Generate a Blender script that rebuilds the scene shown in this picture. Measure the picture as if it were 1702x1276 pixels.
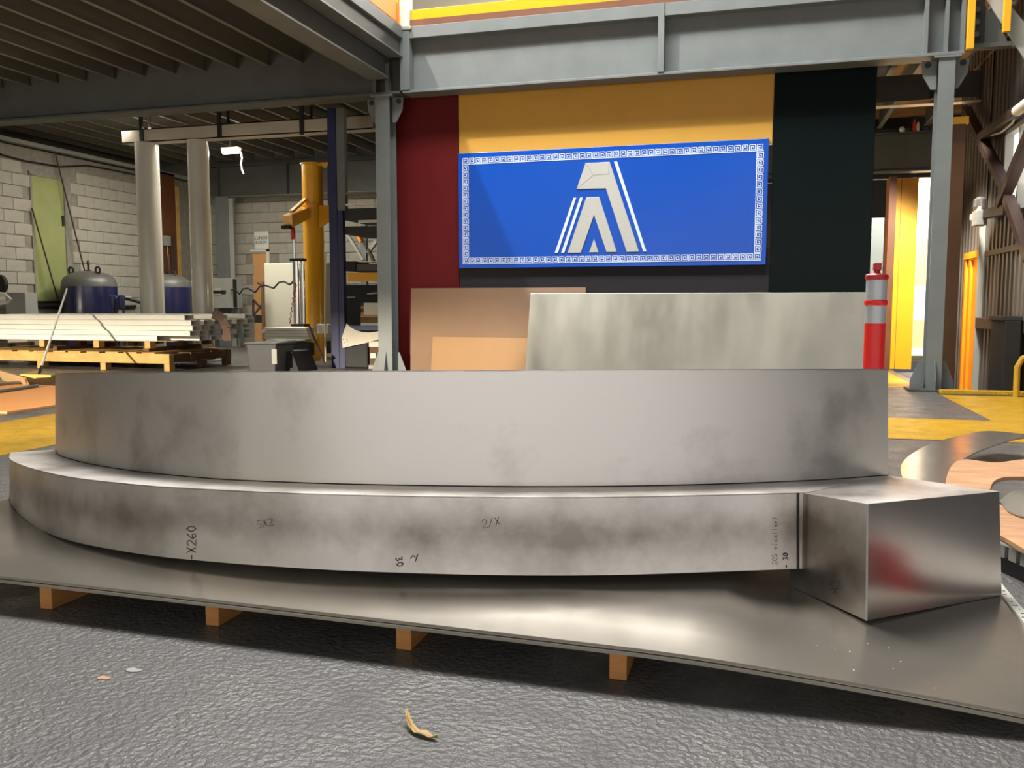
import bpy, bmesh, math, random
from mathutils import Vector as V, Matrix
random.seed(7)
S = bpy.context.scene
for o in list(bpy.data.objects): bpy.data.objects.remove(o)
COL = S.collection

# ---------------------------------------------------------------- camera
FPX, CX, CY, HOR, EYE = 1450., 851., 638., 505., 0.88
PITCH = math.atan((CY-HOR)/FPX); YAW = math.radians(15.8)
fw0 = V((-math.sin(YAW), math.cos(YAW), 0)); RT = V((math.cos(YAW), math.sin(YAW), 0))
FW = fw0*math.cos(PITCH)+V((0, 0, -1))*math.sin(PITCH); UP = RT.cross(FW); EYEP = V((0, 0, EYE))
cd = bpy.data.cameras.new('camera'); cam = bpy.data.objects.new('camera', cd); COL.objects.link(cam)
cam.matrix_world = Matrix.Translation(EYEP) @ Matrix((RT, UP, -FW)).transposed().to_4x4()
cd.sensor_fit = 'HORIZONTAL'; cd.sensor_width = 36; cd.lens = 36*FPX/1702; cd.clip_end = 200; cd.clip_start = .05
S.camera = cam
# ---------------------------------------------------------------- light
S.view_settings.view_transform = 'Standard'; S.view_settings.look = 'None'
S.view_settings.gamma = 1; S.view_settings.use_curve_mapping = False
S.view_settings.exposure = 0.35
W = bpy.data.worlds.new('world'); S.world = W; W.use_nodes = True
bg = W.node_tree.nodes['Background']; bg.inputs[0].default_value = (.95, .97, 1, 1); bg.inputs[1].default_value = .09

def lamp(name, kind, loc, target, energy, color=(1, 1, 1), **kw):
    d = bpy.data.lights.new(name, kind); o = bpy.data.objects.new(name, d); COL.objects.link(o)
    o.location = loc; o.rotation_euler = (V(target)-V(loc)).to_track_quat('-Z', 'Y').to_euler()
    d.energy = energy; d.color = color
    for k, v in kw.items(): setattr(d, k, v)
    return o
# clerestory glazing high over the mezzanine, roof light over the bay, a window high on the left, a doorway beam on the left
lamp('clerestory_light', 'AREA', (-4.6, 13.2, 7.6), (-2, 3, 0.2), 560, (1, .98, .95), shape='RECTANGLE', size=11, size_y=2.2)
lamp('roof_light', 'AREA', (-2.4, 6.4, 8.6), (-1.6, 2.6, 0), 1350, (1, .98, .95), shape='RECTANGLE', size=6, size_y=2.5)
lamp('front_fill_light', 'AREA', (2.0, -6, 1.9), (2.0, 6, 1.8), 335, (1, .97, .94), shape='RECTANGLE', size=24, size_y=3.2)  # wide fill added behind the camera to brighten the metal faces
lamp('joist_uplight_fill', 'SPOT', (-8.6, 2.6, .5), (-8.3, 7.0, 3.9), 160, (1, 1, .95), spot_size=math.radians(62), spot_blend=.7, shadow_soft_size=.2)  # unseen uplight added to brighten the joist undersides
lamp('high_window_light', 'SPOT', (-7.6, 3.9, 12.2), (-1.4, 9.8, 2.6), 5000, (1, .95, .86), spot_size=math.radians(40), spot_blend=.35, shadow_soft_size=.14)
lamp('left_door_sun_beam', 'SPOT', (-10.6, -9.0, 4.6), (-8.2, 5.5, 0), 22000, (1, .88, .68), spot_size=math.radians(48), spot_blend=.12, shadow_soft_size=.10)
lamp('high_bay_lamp', 'POINT', (-0.15, 2.7, 3.3), (0, 0, 0), 10, (1, .93, .88), shadow_soft_size=.12)
lamp('high_bay_lamp', 'POINT', (2.1, 2.7, 3.3), (0, 0, 0), 10, (1, .9, .78), shadow_soft_size=.14)
lamp('rear_bay_fill', 'POINT', (.35, 12.6, 1.6), (0, 0, 0), 80, (1, .8, .5), shadow_soft_size=.15)  # hidden fill added to warm the timber ceiling and lower flange
lamp('upper_lining_fill', 'POINT', (-2, 12.0, 6.2), (0, 0, 0), 260, (1, .95, .85), shadow_soft_size=.2)  # fill added to lift the upper floor lining, no fitting there
lamp('yard_daylight', 'AREA', (3.2, 17.2, 5.5), (2.6, 19.5, .8), 1500, (1, 1, 1), shape='RECTANGLE', size=2.5, size_y=1.5)
lamp('slab_fill_spot', 'SPOT', (1.95, 10.5, 3.2), (1.2, 12.0, .8), 1100, (1, .95, .82), spot_size=math.radians(75), spot_blend=.4, shadow_soft_size=.2)  # hidden spot added in front of the yellow slab to brighten it

# ---------------------------------------------------------------- helpers
def ray(px, py): return FW+RT*((px-CX)/FPX)-UP*((py-CY)/FPX)
def pz(px, py, z): d = ray(px, py); return EYEP+d*((z-EYE)/d.z)
def pY(px, py, y): d = ray(px, py); return EYEP+d*(y/d.y)
def pX(px, py, x): d = ray(px, py); return EYEP+d*(x/d.x)
def lin(c): return tuple((v/12.92 if v <= .04045 else ((v+.055)/1.055)**2.4) for v in c)
def rgb(r, g, b): return lin((r/255, g/255, b/255))

def mat(name, col, rough=.6, metal=0., noise=.0, scale=4., col2=None, bump=0., bscale=40., stretch=None, emit=0., coat=0., rnoise=0., spec=.5, detail=5, contrast=None):
    m = bpy.data.materials.new(name); m.use_nodes = True; nt = m.node_tree; N = nt.nodes; L = nt.links
    b = N['Principled BSDF']; b.inputs['Roughness'].default_value = rough; b.inputs['Metallic'].default_value = metal
    b.inputs['Specular IOR Level'].default_value = spec
    b.inputs['Base Color'].default_value = (*col, 1)
    if coat: b.inputs['Coat Weight'].default_value = coat; b.inputs['Coat Roughness'].default_value = .08
    if emit: b.inputs['Emission Color'].default_value = (*col, 1); b.inputs['Emission Strength'].default_value = emit
    tc = N.new('ShaderNodeTexCoord'); mp = N.new('ShaderNodeMapping'); L.new(tc.outputs['Object'], mp.inputs[0])
    if stretch: mp.inputs['Scale'].default_value = stretch
    if noise or rnoise:
        n = N.new('ShaderNodeTexNoise'); n.inputs['Scale'].default_value = scale; n.inputs['Detail'].default_value = detail; n.inputs['Roughness'].default_value = .6
        L.new(mp.outputs[0], n.inputs[0])
        lo, hi = contrast or (.3, .7)
        mr = N.new('ShaderNodeMapRange'); mr.inputs[1].default_value = lo; mr.inputs[2].default_value = hi; L.new(n.outputs[0], mr.inputs[0])
        if noise:
            mx = N.new('ShaderNodeMix'); mx.data_type = 'RGBA'
            c2 = col2 or tuple(v*(1-noise) for v in col)
            mx.inputs[6].default_value = (*col, 1); mx.inputs[7].default_value = (*c2, 1)
            L.new(mr.outputs[0], mx.inputs[0]); L.new(mx.outputs[2], b.inputs['Base Color'])
        if rnoise:
            r2 = N.new('ShaderNodeMapRange'); r2.inputs[3].default_value = max(.02, rough-rnoise); r2.inputs[4].default_value = min(1, rough+rnoise)
            L.new(mr.outputs[0], r2.inputs[0]); L.new(r2.outputs[0], b.inputs['Roughness'])
    if bump:
        n2 = N.new('ShaderNodeTexNoise'); n2.inputs['Scale'].default_value = bscale; n2.inputs['Detail'].default_value = 6
        L.new(mp.outputs[0], n2.inputs[0])
        bp = N.new('ShaderNodeBump'); bp.inputs['Strength'].default_value = bump; bp.inputs['Distance'].default_value = .02
        L.new(n2.outputs[0], bp.inputs['Height']); L.new(bp.outputs[0], b.inputs['Normal'])
    return m

class MB:
    def __init__(s): s.v = []; s.f = []
    def add(s, vs, fs):
        k = len(s.v); s.v += [V(p) for p in vs]; s.f += [[i+k for i in f] for f in fs]; return s
    def box(s, x0, x1, y0, y1, z0, z1):
        return s.add([(x, y, z) for z in (z0, z1) for y in (y0, y1) for x in (x0, x1)],
                     [(0, 2, 3, 1), (4, 5, 7, 6), (0, 1, 5, 4), (2, 6, 7, 3), (0, 4, 6, 2), (1, 3, 7, 5)])
    def prism(s, poly, vec):
        n = len(poly); p = [V(q) for q in poly]; vec = V(vec)
        return s.add(p+[q+vec for q in p], [list(range(n))[::-1], [i+n for i in range(n)]]+[(i, (i+1) % n, (i+1) % n+n, i+n) for i in range(n)])
    def loft(s, A, B):
        n = len(A)
        return s.add(list(A)+list(B), [list(range(n))[::-1], [i+n for i in range(n)]]+[(i, (i+1) % n, (i+1) % n+n, i+n) for i in range(n)])
    def bar(s, p0, p1, w, h, up=(0, 0, 1)):
        p0 = V(p0); p1 = V(p1); d = (p1-p0).normalized(); u = V(up)
        if abs(d.dot(u)) > .98: u = V((0, 1, 0))
        r = d.cross(u).normalized()*(w/2); t = r.cross(d).normalized()*(h/2)
        return s.loft([p0-r-t, p0+r-t, p0+r+t, p0-r+t], [p1-r-t, p1+r-t, p1+r+t, p1-r+t])
    def tube(s, pts, r, n=10, cap=True):
        pts = [V(p) for p in pts]; rings = []; prev = None
        for i, p in enumerate(pts):
            d = (pts[min(i+1, len(pts)-1)]-pts[max(i-1, 0)]).normalized()
            if prev is None:
                a = V((0, 0, 1)) if abs(d.z) < .9 else V((1, 0, 0)); u = d.cross(a).normalized()
            else: u = (prev-d*prev.dot(d)).normalized()
            prev = u; w = d.cross(u)
            rr = r[i] if isinstance(r, (list, tuple)) else r
            rings.append([p+(u*math.cos(2*math.pi*k/n)+w*math.sin(2*math.pi*k/n))*rr for k in range(n)])
        vs = [q for g in rings for q in g]; fs = []
        for i in range(len(pts)-1):
            for k in range(n): fs.append((i*n+k, i*n+(k+1) % n, (i+1)*n+(k+1) % n, (i+1)*n+k))
        if cap: fs.append(list(range(n))[::-1]); fs.append([(len(pts)-1)*n+k for k in range(n)])
        return s.add(vs, fs)
    def lathe(s, c, prof, n=24):
        c = V(c); vs = []; fs = []
        for (r, z) in prof: vs += [c+V((r*math.cos(2*math.pi*k/n), r*math.sin(2*math.pi*k/n), z)) for k in range(n)]
        for i in range(len(prof)-1):
            for k in range(n): fs.append((i*n+k, i*n+(k+1) % n, (i+1)*n+(k+1) % n, (i+1)*n+k))
        fs.append(list(range(n))[::-1]); fs.append([(len(prof)-1)*n+k for k in range(n)])
        return s.add(vs, fs)
    def build(s, name, m, parent=None, bevel=0., smooth=False, kind=None, label=None):
        off = V((0, 0, 0)); q = parent
        while q is not None: off = off+q.location; q = q.parent
        me = bpy.data.meshes.new(name); me.from_pydata([p-off for p in s.v], [], s.f); me.update()
        bm = bmesh.new(); bm.from_mesh(me); bmesh.ops.recalc_face_normals(bm, faces=bm.faces); bm.to_mesh(me); bm.free()
        o = bpy.data.objects.new(name, me); COL.objects.link(o); o.data.materials.append(m)
        if smooth:
            me.polygons.foreach_set('use_smooth', [True]*len(me.polygons)); me.set_sharp_from_angle(angle=math.radians(35))
        if parent: o.parent = parent
        if kind: o['kind'] = kind
        if label: o['label'] = label
        if bevel:
            b = o.modifiers.new('bevel', 'BEVEL'); b.width = bevel; b.segments = 2; b.limit_method = 'ANGLE'
        return o
def thing(name, label, cat, loc=(0, 0, 0), group=None):
    o = bpy.data.objects.new(name, None); COL.objects.link(o); o.location = loc; o.empty_display_size = .1
    o['label'] = label; o['category'] = cat
    if group: o['group'] = group
    return o
def tag(o, label, cat, group=None):
    o['label'] = label; o['category'] = cat
    if group: o['group'] = group
    return o
def dupmesh(o, parent, delta):
    c = o.copy(); COL.objects.link(c); c.parent = parent; c.location = o.location+V(delta); return c
def centre(o):   # puts the origin of a mesh thing at its base centre
    c = [V(v) for v in o.bound_box]; b = V(((c[0].x+c[6].x)/2, (c[0].y+c[6].y)/2, c[0].z))
    o.data.transform(Matrix.Translation(-b)); o.location = o.location+b; return o
def text_mesh(body, size, thick=.001):
    cu = bpy.data.curves.new('txt', 'FONT'); cu.body = body; cu.size = size; cu.extrude = thick; cu.align_x = 'CENTER'; cu.align_y = 'CENTER'; cu.resolution_u = 3; cu.space_line = 1.05
    t = bpy.data.objects.new('txt', cu); COL.objects.link(t)
    dg = bpy.context.evaluated_depsgraph_get(); me = bpy.data.meshes.new_from_object(t.evaluated_get(dg))
    bpy.data.objects.remove(t); return me

# ---------------------------------------------------------------- materials
M = {}
M['steel'] = mat('grey_paint', rgb(112, 118, 118), .5, noise=.18, scale=3)
M['steel_dark'] = mat('dark_and_shaded_grey', rgb(84, 84, 80), .55, noise=.2, scale=3)  # also carries the left girder's shade; other dark steel shares it
M['joist'] = mat('galvanised_joist', rgb(118, 116, 108), .5, noise=.2, scale=5)
M['deck'] = mat('deck_board', rgb(92, 84, 70), .8, noise=.3, scale=2)
M['floor'] = mat('floor_paint', rgb(102, 100, 98), .36, noise=.35, scale=5, bump=.5, bscale=62, rnoise=.14, detail=9)
M['yellow_floor'] = mat('yellow_floor_paint', rgb(196, 152, 34), .42, noise=.35, scale=6, bump=.45, bscale=62, rnoise=.12, detail=9)
M['block'] = mat('white_block', rgb(178, 174, 162), .8, noise=.2, scale=5, bump=.25, bscale=60)
M['mortar'] = mat('mortar', rgb(150, 146, 136), .9, noise=.3, scale=10)
M['red'] = mat('red_cladding', rgb(96, 24, 26), .5, noise=.12, scale=1, spec=.15)
M['yellow_panel'] = mat('yellow_cladding', rgb(205, 156, 66), .5, noise=.08, scale=1, spec=.3)
M['green'] = mat('green_cladding', rgb(10, 20, 20), .28, noise=.2, scale=1, spec=.09)
M['black'] = mat('charcoal_cladding', rgb(48, 46, 50), .45, noise=.15, scale=1, spec=.15)
M['blue'] = mat('blue_acrylic', rgb(0, 72, 176), .26, noise=.06, scale=1, spec=.45)
M['silver'] = mat('sign_silver', rgb(198, 200, 196), .4, .35, noise=.15, scale=30, stretch=(1, 1, 6))
M['white_line'] = mat('sign_white', rgb(205, 222, 245), .4, .1)
M['mdf'] = mat('fibreboard', rgb(116, 86, 58), .6, noise=.1, scale=3)
M['mdf2'] = mat('small_fibreboard', rgb(144, 108, 66), .6, noise=.1, scale=3)
M['alu_sheet'] = mat('aluminium_sheet', rgb(186, 183, 170), .36, .85, noise=.12, scale=2, stretch=(1, 1, .3), rnoise=.08)
M['plate'] = mat('aluminium_plate', rgb(198, 190, 177), .22, .80, noise=.28, scale=2.2, rnoise=.05, detail=7)
M['timber'] = mat('pine', rgb(206, 142, 78), .65, noise=.35, scale=4, stretch=(1, 1, 6), bump=.2, bscale=30)
M['pallet'] = mat('pallet_timber', rgb(212, 170, 100), .75, noise=.35, scale=5, bump=.2, bscale=30)
M['pallet_dark'] = mat('dark_and_shaded_timber', rgb(110, 82, 58), .8, noise=.4, scale=5, bump=.2, bscale=30)  # darker timber; puts shade into the pallets' rear and end boards
M['white_tube'] = mat('white_powdercoat', rgb(226, 224, 214), .4, noise=.08, scale=3)
M['pipe'] = mat('grey_white_gloss', rgb(188, 186, 176), .22, noise=.08, scale=2, coat=.4)
M['beam_white'] = mat('lit_cream_paint', rgb(190, 182, 166), .4, noise=.12, scale=2)
M['navy'] = mat('navy_tank', rgb(26, 30, 72), .3, noise=.1, scale=2, coat=.3)
M['tank_top'] = mat('tank_grey', rgb(96, 96, 92), .4, noise=.2, scale=4)
M['rack_blue'] = mat('rack_blue', rgb(36, 40, 86), .45, noise=.15, scale=3)
M['crane'] = mat('crane_yellow', rgb(226, 166, 24), .3, noise=.06, scale=3, coat=.4)
M['shaded_yellow'] = mat('shaded_yellow_paint', rgb(84, 50, 10), .45, noise=.3, scale=3)  # yellow paint with the column's shade put into the colour
M['rack_orange'] = mat('rack_yellow', rgb(236, 172, 30), .45, noise=.1, scale=4)
M['orange'] = mat('orange_paint', rgb(250, 148, 20), .5, noise=.12, scale=3)
M['dark'] = mat('dark_steel', rgb(34, 34, 36), .5, noise=.2, scale=4)
M['rubber'] = mat('black_rubber', rgb(18, 18, 20), .6)
M['brown'] = mat('brown_panel', rgb(112, 66, 36), .6, noise=.25, scale=3)
M['rust'] = mat('oxide_steel', rgb(66, 46, 40), .6, noise=.3, scale=4)
M['door_green'] = mat('pale_green_door', rgb(158, 166, 108), .55, noise=.2, scale=2)
M['wood_door'] = mat('wood_door', rgb(222, 168, 110), .6, noise=.12, scale=3)
M['cabinet'] = mat('cabinet_grey', rgb(190, 188, 174), .5, noise=.06, scale=2)
M['chrome'] = mat('bright_cylinder', rgb(215, 215, 210), .2, .9)
M['glow'] = mat('lamp_glow', (1, 1, .95), .5, emit=12)
M['sign_white'] = mat('sign_plastic', rgb(228, 228, 222), .5)
M['ink'] = mat('ink', rgb(20, 20, 22), .7)
M['bol_red'] = mat('bollard_red', rgb(226, 34, 32), .38, noise=.05, scale=4)
M['bucket'] = mat('bucket_red', rgb(170, 30, 36), .5)
M['bol_dark'] = mat('bollard_cap', rgb(176, 30, 38), .4)
M['reflect'] = mat('reflective_band', rgb(186, 188, 194), .35, .2, noise=.12, scale=14, stretch=(1, 1, .2))
M['ply'] = mat('plywood', rgb(206, 160, 118), .6, noise=.35, scale=4, col2=rgb(160, 112, 78), stretch=(1, 4, 1))
M['orange_sheet'] = mat('tan_board', rgb(240, 168, 100), .6, noise=.06, scale=2)
M['corr'] = mat('corrugated_steel', rgb(96, 88, 82), .5, noise=.25, scale=1.5)
M['wall_white'] = mat('white_lining', rgb(232, 230, 215), .6, noise=.05, scale=1)
M['glass'] = mat('frosted_glazing', rgb(255, 250, 240), .4, emit=1.3)
M['leaf'] = mat('dry_leaf', rgb(206, 172, 110), .6, noise=.3, scale=30)
M['card'] = mat('cardboard', rgb(186, 150, 108), .8, noise=.15, scale=4)
M['grey_bin'] = mat('grey_plastic', rgb(70, 70, 72), .5, noise=.1, scale=3)
M['lt_grey'] = mat('light_grey_box', rgb(160, 160, 154), .5, noise=.1, scale=5)
M['strap'] = mat('brown_strap', rgb(96, 70, 58), .8, noise=.3, scale=20)
M['cut_plate'] = mat('cut_plate', rgb(212, 204, 190), .5, .2, noise=.15, scale=5)
M['pink'] = mat('pink_plastic', rgb(226, 120, 120), .6)
M['broom_yellow'] = mat('broom_bristle', rgb(206, 190, 96), .8)
M['chain'] = mat('red_chain', rgb(206, 60, 50), .5)

def curve_metal():
    """mill aluminium: polished by grinding near the welded edges, cloudy dull patches in the middle of the sheet"""
    m = bpy.data.materials.new('ground_aluminium'); m.use_nodes = True; nt = m.node_tree; N = nt.nodes; L = nt.links
    b = N['Principled BSDF']; b.inputs['Metallic'].default_value = 1
    tc = N.new('ShaderNodeTexCoord')
    n = N.new('ShaderNodeTexNoise'); n.inputs['Scale'].default_value = 2.7; n.inputs['Detail'].default_value = 7; n.inputs['Roughness'].default_value = .62; L.new(tc.outputs['Object'], n.inputs[0])
    at = N.new('ShaderNodeAttribute'); at.attribute_name = 'wear'
    mu = N.new('ShaderNodeMath'); mu.operation = 'MULTIPLY_ADD'; L.new(n.outputs[0], mu.inputs[0]); mu.inputs[1].default_value = 3.0; mu.inputs[2].default_value = -1.5
    ad = N.new('ShaderNodeMath'); ad.operation = 'ADD'; L.new(mu.outputs[0], ad.inputs[0]); L.new(at.outputs['Fac'], ad.inputs[1])
    mr = N.new('ShaderNodeMapRange'); mr.inputs[1].default_value = -.1; mr.inputs[2].default_value = .95; L.new(ad.outputs[0], mr.inputs[0])
    mx = N.new('ShaderNodeMix'); mx.data_type = 'RGBA'; mx.inputs[6].default_value = (*rgb(224, 218, 212), 1); mx.inputs[7].default_value = (*rgb(150, 142, 134), 1)
    L.new(mr.outputs[0], mx.inputs[0]); L.new(mx.outputs[2], b.inputs['Base Color'])
    r = N.new('ShaderNodeMapRange'); r.inputs[3].default_value = .46; r.inputs[4].default_value = .34; L.new(mr.outputs[0], r.inputs[0]); L.new(r.outputs[0], b.inputs['Roughness'])
    n3 = N.new('ShaderNodeTexNoise'); n3.inputs['Scale'].default_value = 90; n3.inputs['Detail'].default_value = 3; L.new(tc.outputs['Object'], n3.inputs[0])
    bp = N.new('ShaderNodeBump'); bp.inputs['Strength'].default_value = .05; bp.inputs['Distance'].default_value = .003; L.new(n3.outputs[0], bp.inputs['Height']); L.new(bp.outputs[0], b.inputs['Normal'])
    return m
M['ground'] = curve_metal()

# ================================================================ SETTING
YF = 9.604; YPN = YF+.32; XL = -11.7; YR = 16.4; YG = 15.9; ZJ = 3.76
ZGB = pY(851, 142, YF).z; ZGT = pY(851, 42, YF).z          # girder bottom flange / top edge
XW = 2.5                                                     # right wall
fl = MB(); fl.box(-16, 1.72, -5, YR, -.1, 0); fl.box(1.72, 9, -5, 9.36, -.1, 0)
floor = fl.build('floor', M['floor'], kind='structure')
MB().box(1.72, 9, 9.36, YR, -.5, -.30).build('floor_lower', M['steel_dark'], kind='structure')
# yellow walkway paint
k = .838
yp = MB()
yp.box(-6.48*k, -5.05*k, 2.6, YF-.2, 0.0, .003)
yp.add([(-5.05*k, 7.05*k, .003), (2.03*k, 7.35*k, .003), (2.03*k, 8.66*k, .003), (-5.05*k, 8.66*k, .003)], [(0, 1, 2, 3)])
yp.add([(2.03*k, 7.35*k, .003), (9, 7.5*k, .003), (9, 9.36, .003), (2.03*k, 9.2, .003)], [(0, 1, 2, 3)])
yp.box(.9, 1.62, YF+.35, 13.5, 0, .003)
yp.build('walkway_paint', M['yellow_floor'], floor)
MB().box(1.72, 6, 9.30, 9.40, 0, .045).build('trim_1', M['yellow_floor'], kind='structure', bevel=.008)

# ---- block walls
def block_mesh():
    mb = MB().box(-.198, .198, -.02, .02, -.096, .096)
    o = mb.build('block', M['block']); b = o.modifiers.new('bevel', 'BEVEL'); b.width = .007; b.segments = 1
    return o
wl = MB().box(XL-.2, XL, 8.5, YR, 0, 3.44).build('wall_left', M['mortar'], kind='structure')
wr = MB().box(-13, -3.3, YR, YR+.2, 0, 4.03).build('wall_back', M['mortar'], kind='structure')
b0 = block_mesh(); b0.parent = wl; b0.rotation_euler.z = math.pi/2
dy0, dy1 = pX(50, 290, XL).y, pX(112, 290, XL).y; dz0, dz1 = .93, 3.03
first = True
for r in range(3, 17):
    z = .1+r*.2
    if z > 3.22: continue
    y = 11.0+(r % 2)*.2
    while y < pX(261, 400, XL).y-.2:
        if not (dy0-.12 < y < dy1+.14 and dz0-.1 < z < dz1+.08):
            o = b0 if first else b0.copy()
            if not first: COL.objects.link(o); o.parent = wl
            first = False
            o.location = (XL+.002+random.uniform(0, .004), y, z)
        y += .4
lx0, lx1 = pY(420, 418, YR).x, pY(449, 418, YR).x; lz1 = pY(435, 418, YR).z
n = 0
for r in range(3, 16):
    z = .1+r*.215
    if z > 3.3: continue
    x = XL+.2+(r % 2)*.2
    while x < -5.2 and n < 290:
        if not (lx0-.1 < x < lx1+.15 and z < lz1+.05):
            o = b0.copy(); COL.objects.link(o); o.parent = wr; o.rotation_euler.z = 0; o.location = (x, YR-.002-random.uniform(0, .004), z); o.scale.z = 1.07; n += 1
        x += .4
# ledge, beam and dark gap at the head of the left wall
z0 = pX(0, 228, XL).z
MB().box(XL-.1, XL+.10, 8.5, YR, z0-.05, z0+.02).build('trim_2', M['lt_grey'], kind='structure', bevel=.01)
MB().box(-12.75, -12.6, 1.5, YR, 0, 4.2).build('wall_left_backing', M['dark'], kind='structure')

MB().box(-16, -12.3, -4.8, -4.7, 0, 8).box(-8.7, -4.2, -4.8, -4.7, 0, 8).box(-12.3, -8.7, -4.8, -4.7, 3.72, 8).build('wall_light_blocker', M['wall_white'], kind='structure')  # unseen wall added to block front light; its opening trims the sun beam
xa = pY(668, 140, YF).x; xb = pY(1603, 92, YF).x
# ---- ceiling (mezzanine deck) with joists
ce = MB().box(-12.6, xa-.02, 1.5, YR, 4.03, 4.12).build('ceiling', M['deck'], kind='structure')
jm = MB().box(-.028, .028, 0, 1, 0, .012).box(-.005, .005, 0, 1, .012, .262).box(-.028, .028, 0, 1, .262, .27)
j0 = jm.build('joist', M['joist'], ce)
xs = [-9.862+.448*i for i in range(-6, 12)]
for i, x in enumerate(xs):
    for (ya, yb) in ((1.6, YF+.1), (YF+.30, YG-.1 if x > -11.6 else YG-.1)):
        o = j0 if (i == 0 and ya < 3) else j0.copy()
        if o is not j0: COL.objects.link(o); o.parent = ce
        o.location = (x, ya, ZJ); o.scale.y = yb-ya
    c = MB().box(x-.022, x-.006, YF-.03, YF+.1, ZJ+.03, ZJ+.16).build('joist_cleat', M['dark'], ce)
ce2 = MB().box(xa, 6, YF+.26, YR, 4.03, 4.12).build('ceiling_right', mat('timber_deck', rgb(190, 140, 84), .7, noise=.3, scale=4), kind='structure')
for x in (-.6, .0, pz(1478, 125, ZJ).x, pz(1519, 118, ZJ).x+.05, pz(1478, 125, ZJ).x+1.02, 2.55):
    o = j0.copy(); COL.objects.link(o); o.parent = ce2; o.location = (x, YF+.3, ZJ); o.scale = (1.3, YG-YF-.4, 1)
o = MB().box(1.24, 1.46, YF+.3, YG, ZJ+.02, ZJ+.25).build('duct', M['dark'], ce2)

# ---- upper floor lining seen over the balustrade
MB().box(-9, 6, 14.6, 14.7, 4.12, 9).build('wall_upper', M['wall_white'], kind='structure')

# ---- right corrugated wall
def corrugated(y0, y1, z0, z1, x, name, parent, pitch=.16, dep=.035):
    prof = []; y = y0
    while y < y1:
        for f, d in ((0, 0), (.42, 0), (.54, 1), (.88, 1)):
            if y+f*pitch < y1: prof.append((x+d*dep, y+f*pitch))
        y += pitch
    vs = [(a, b, z0) for a, b in prof]+[(a, b, z1) for a, b in prof]; n = len(prof)
    return MB().add(vs, [(i, i+1, i+1+n, i+n) for i in range(n-1)]).build(name, M['corr'], parent)
YWE = 13.0
wrt = MB().box(XW+.06, XW+.16, 9.36, YWE, -.3, 4.0).build('wall_right', M['dark'], kind='structure')
d_y0, d_y1 = pX(1634, 421, XW).y, pX(1611, 421, XW).y; d_zt = pX(1612, 426, XW).z
w_y1 = pX(1679, 215, XW).y; w_z0, w_z1 = pX(1690, 352, XW).z, pX(1690, 211, XW).z
corrugated(9.38, d_y0-.05, -.3, w_z0, XW, 'cladding_sheet', wrt)
corrugated(w_y1, d_y0-.05, w_z0, 4.0, XW, 'cladding_sheet', wrt)
corrugated(9.38, w_y1, w_z1, 4.0, XW, 'cladding_sheet', wrt)
corrugated(d_y0-.05, d_y1+.05, d_zt+.04, 4.0, XW, 'cladding_sheet', wrt)
corrugated(d_y1+.05, YWE, -.3, 4.0, XW, 'cladding_sheet', wrt)
MB().box(XW-.03, XW+.03, 9.4, d_y0-.2, 1.42, 1.48).build('wall_rail', M['rust'], wrt)
MB().box(XW-.06, XW+.0, 9.4, d_y0-.06, .60, .72).build('wall_rail', M['rust'], wrt)
# window in the right wall
wi = MB()
wi.box(XW-.05, XW+.05, w_y1-.05, w_y1, w_z0, w_z1).box(XW-.05, XW+.05, 9.38, w_y1, w_z1-.05, w_z1).box(XW-.05, XW+.05, 9.38, w_y1, w_z0, w_z0+.05).box(XW-.04, XW+.04, 9.95, 9.99, w_z0, w_z1)
win = wi.build('window_1', M['lt_grey'], kind='structure')
MB().box(XW+.03, XW+.04, 9.38, w_y1-.05, w_z0+.05, w_z1-.05).build('pane', M['glass'], win)
# orange door leaf
od = MB().box(XW-.02, XW+.02, d_y0, d_y1, -.3, d_zt).build('door_1', M['orange'], kind='structure', bevel=.004)
MB().box(XW-.05, XW-.02, d_y0, d_y0+.07, -.3, d_zt).build('door_stile', M['orange'], od)
MB().box(XW-.05, XW-.02, d_y1-.34, d_y1-.24, -.3, d_zt-.06).build('door_stile', M['orange'], od)
MB().box(XW-.05, XW-.02, d_y1-.08, d_y1, -.3, d_zt).build('door_stile', M['orange'], od)
MB().box(XW-.055, XW+.03, d_y0-.03, d_y1+.03, d_zt-.04, d_zt+.04).build('door_head', M['rack_orange'], od)
MB().box(XW-.06, XW+.0, d_y0-.07, d_y0-.03, -.3, d_zt+.55).build('door_jamb', M['lt_grey'], od)
# yard outside the rear opening
MB().box(-3.3, 7, YR, YR+.2, 3.02, 4.2).build('wall_back_head', M['dark'], kind='structure')
xo = pY(1512, 400, YR).x
MB().box(-3.3, xo, YR, YR+.2, 0, 3.0).build('wall_back_right', M['dark'], kind='structure')
MB().box(-2, 9, YR+.2, 26, -.12, -.02).build('ground', mat('yard_ground', rgb(205, 190, 160), .8, noise=.4, scale=6), kind='structure')
yw = MB().box(-2, 8, 19.6, 19.8, -.1, 6).build('wall_yard', M['wall_white'], kind='structure')
MB().box(0, 6, 19.5, 19.6, -.1, .55).build('yard_band', M['card'], yw)
MB().box(0, 6, 19.5, 19.6, .55, 1.25).build('yard_band', M['lt_grey'], yw)
MB().box(0, 6, 19.5, 19.6, 1.25, 2.2).build('yard_band', M['orange_sheet'], yw)

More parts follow.
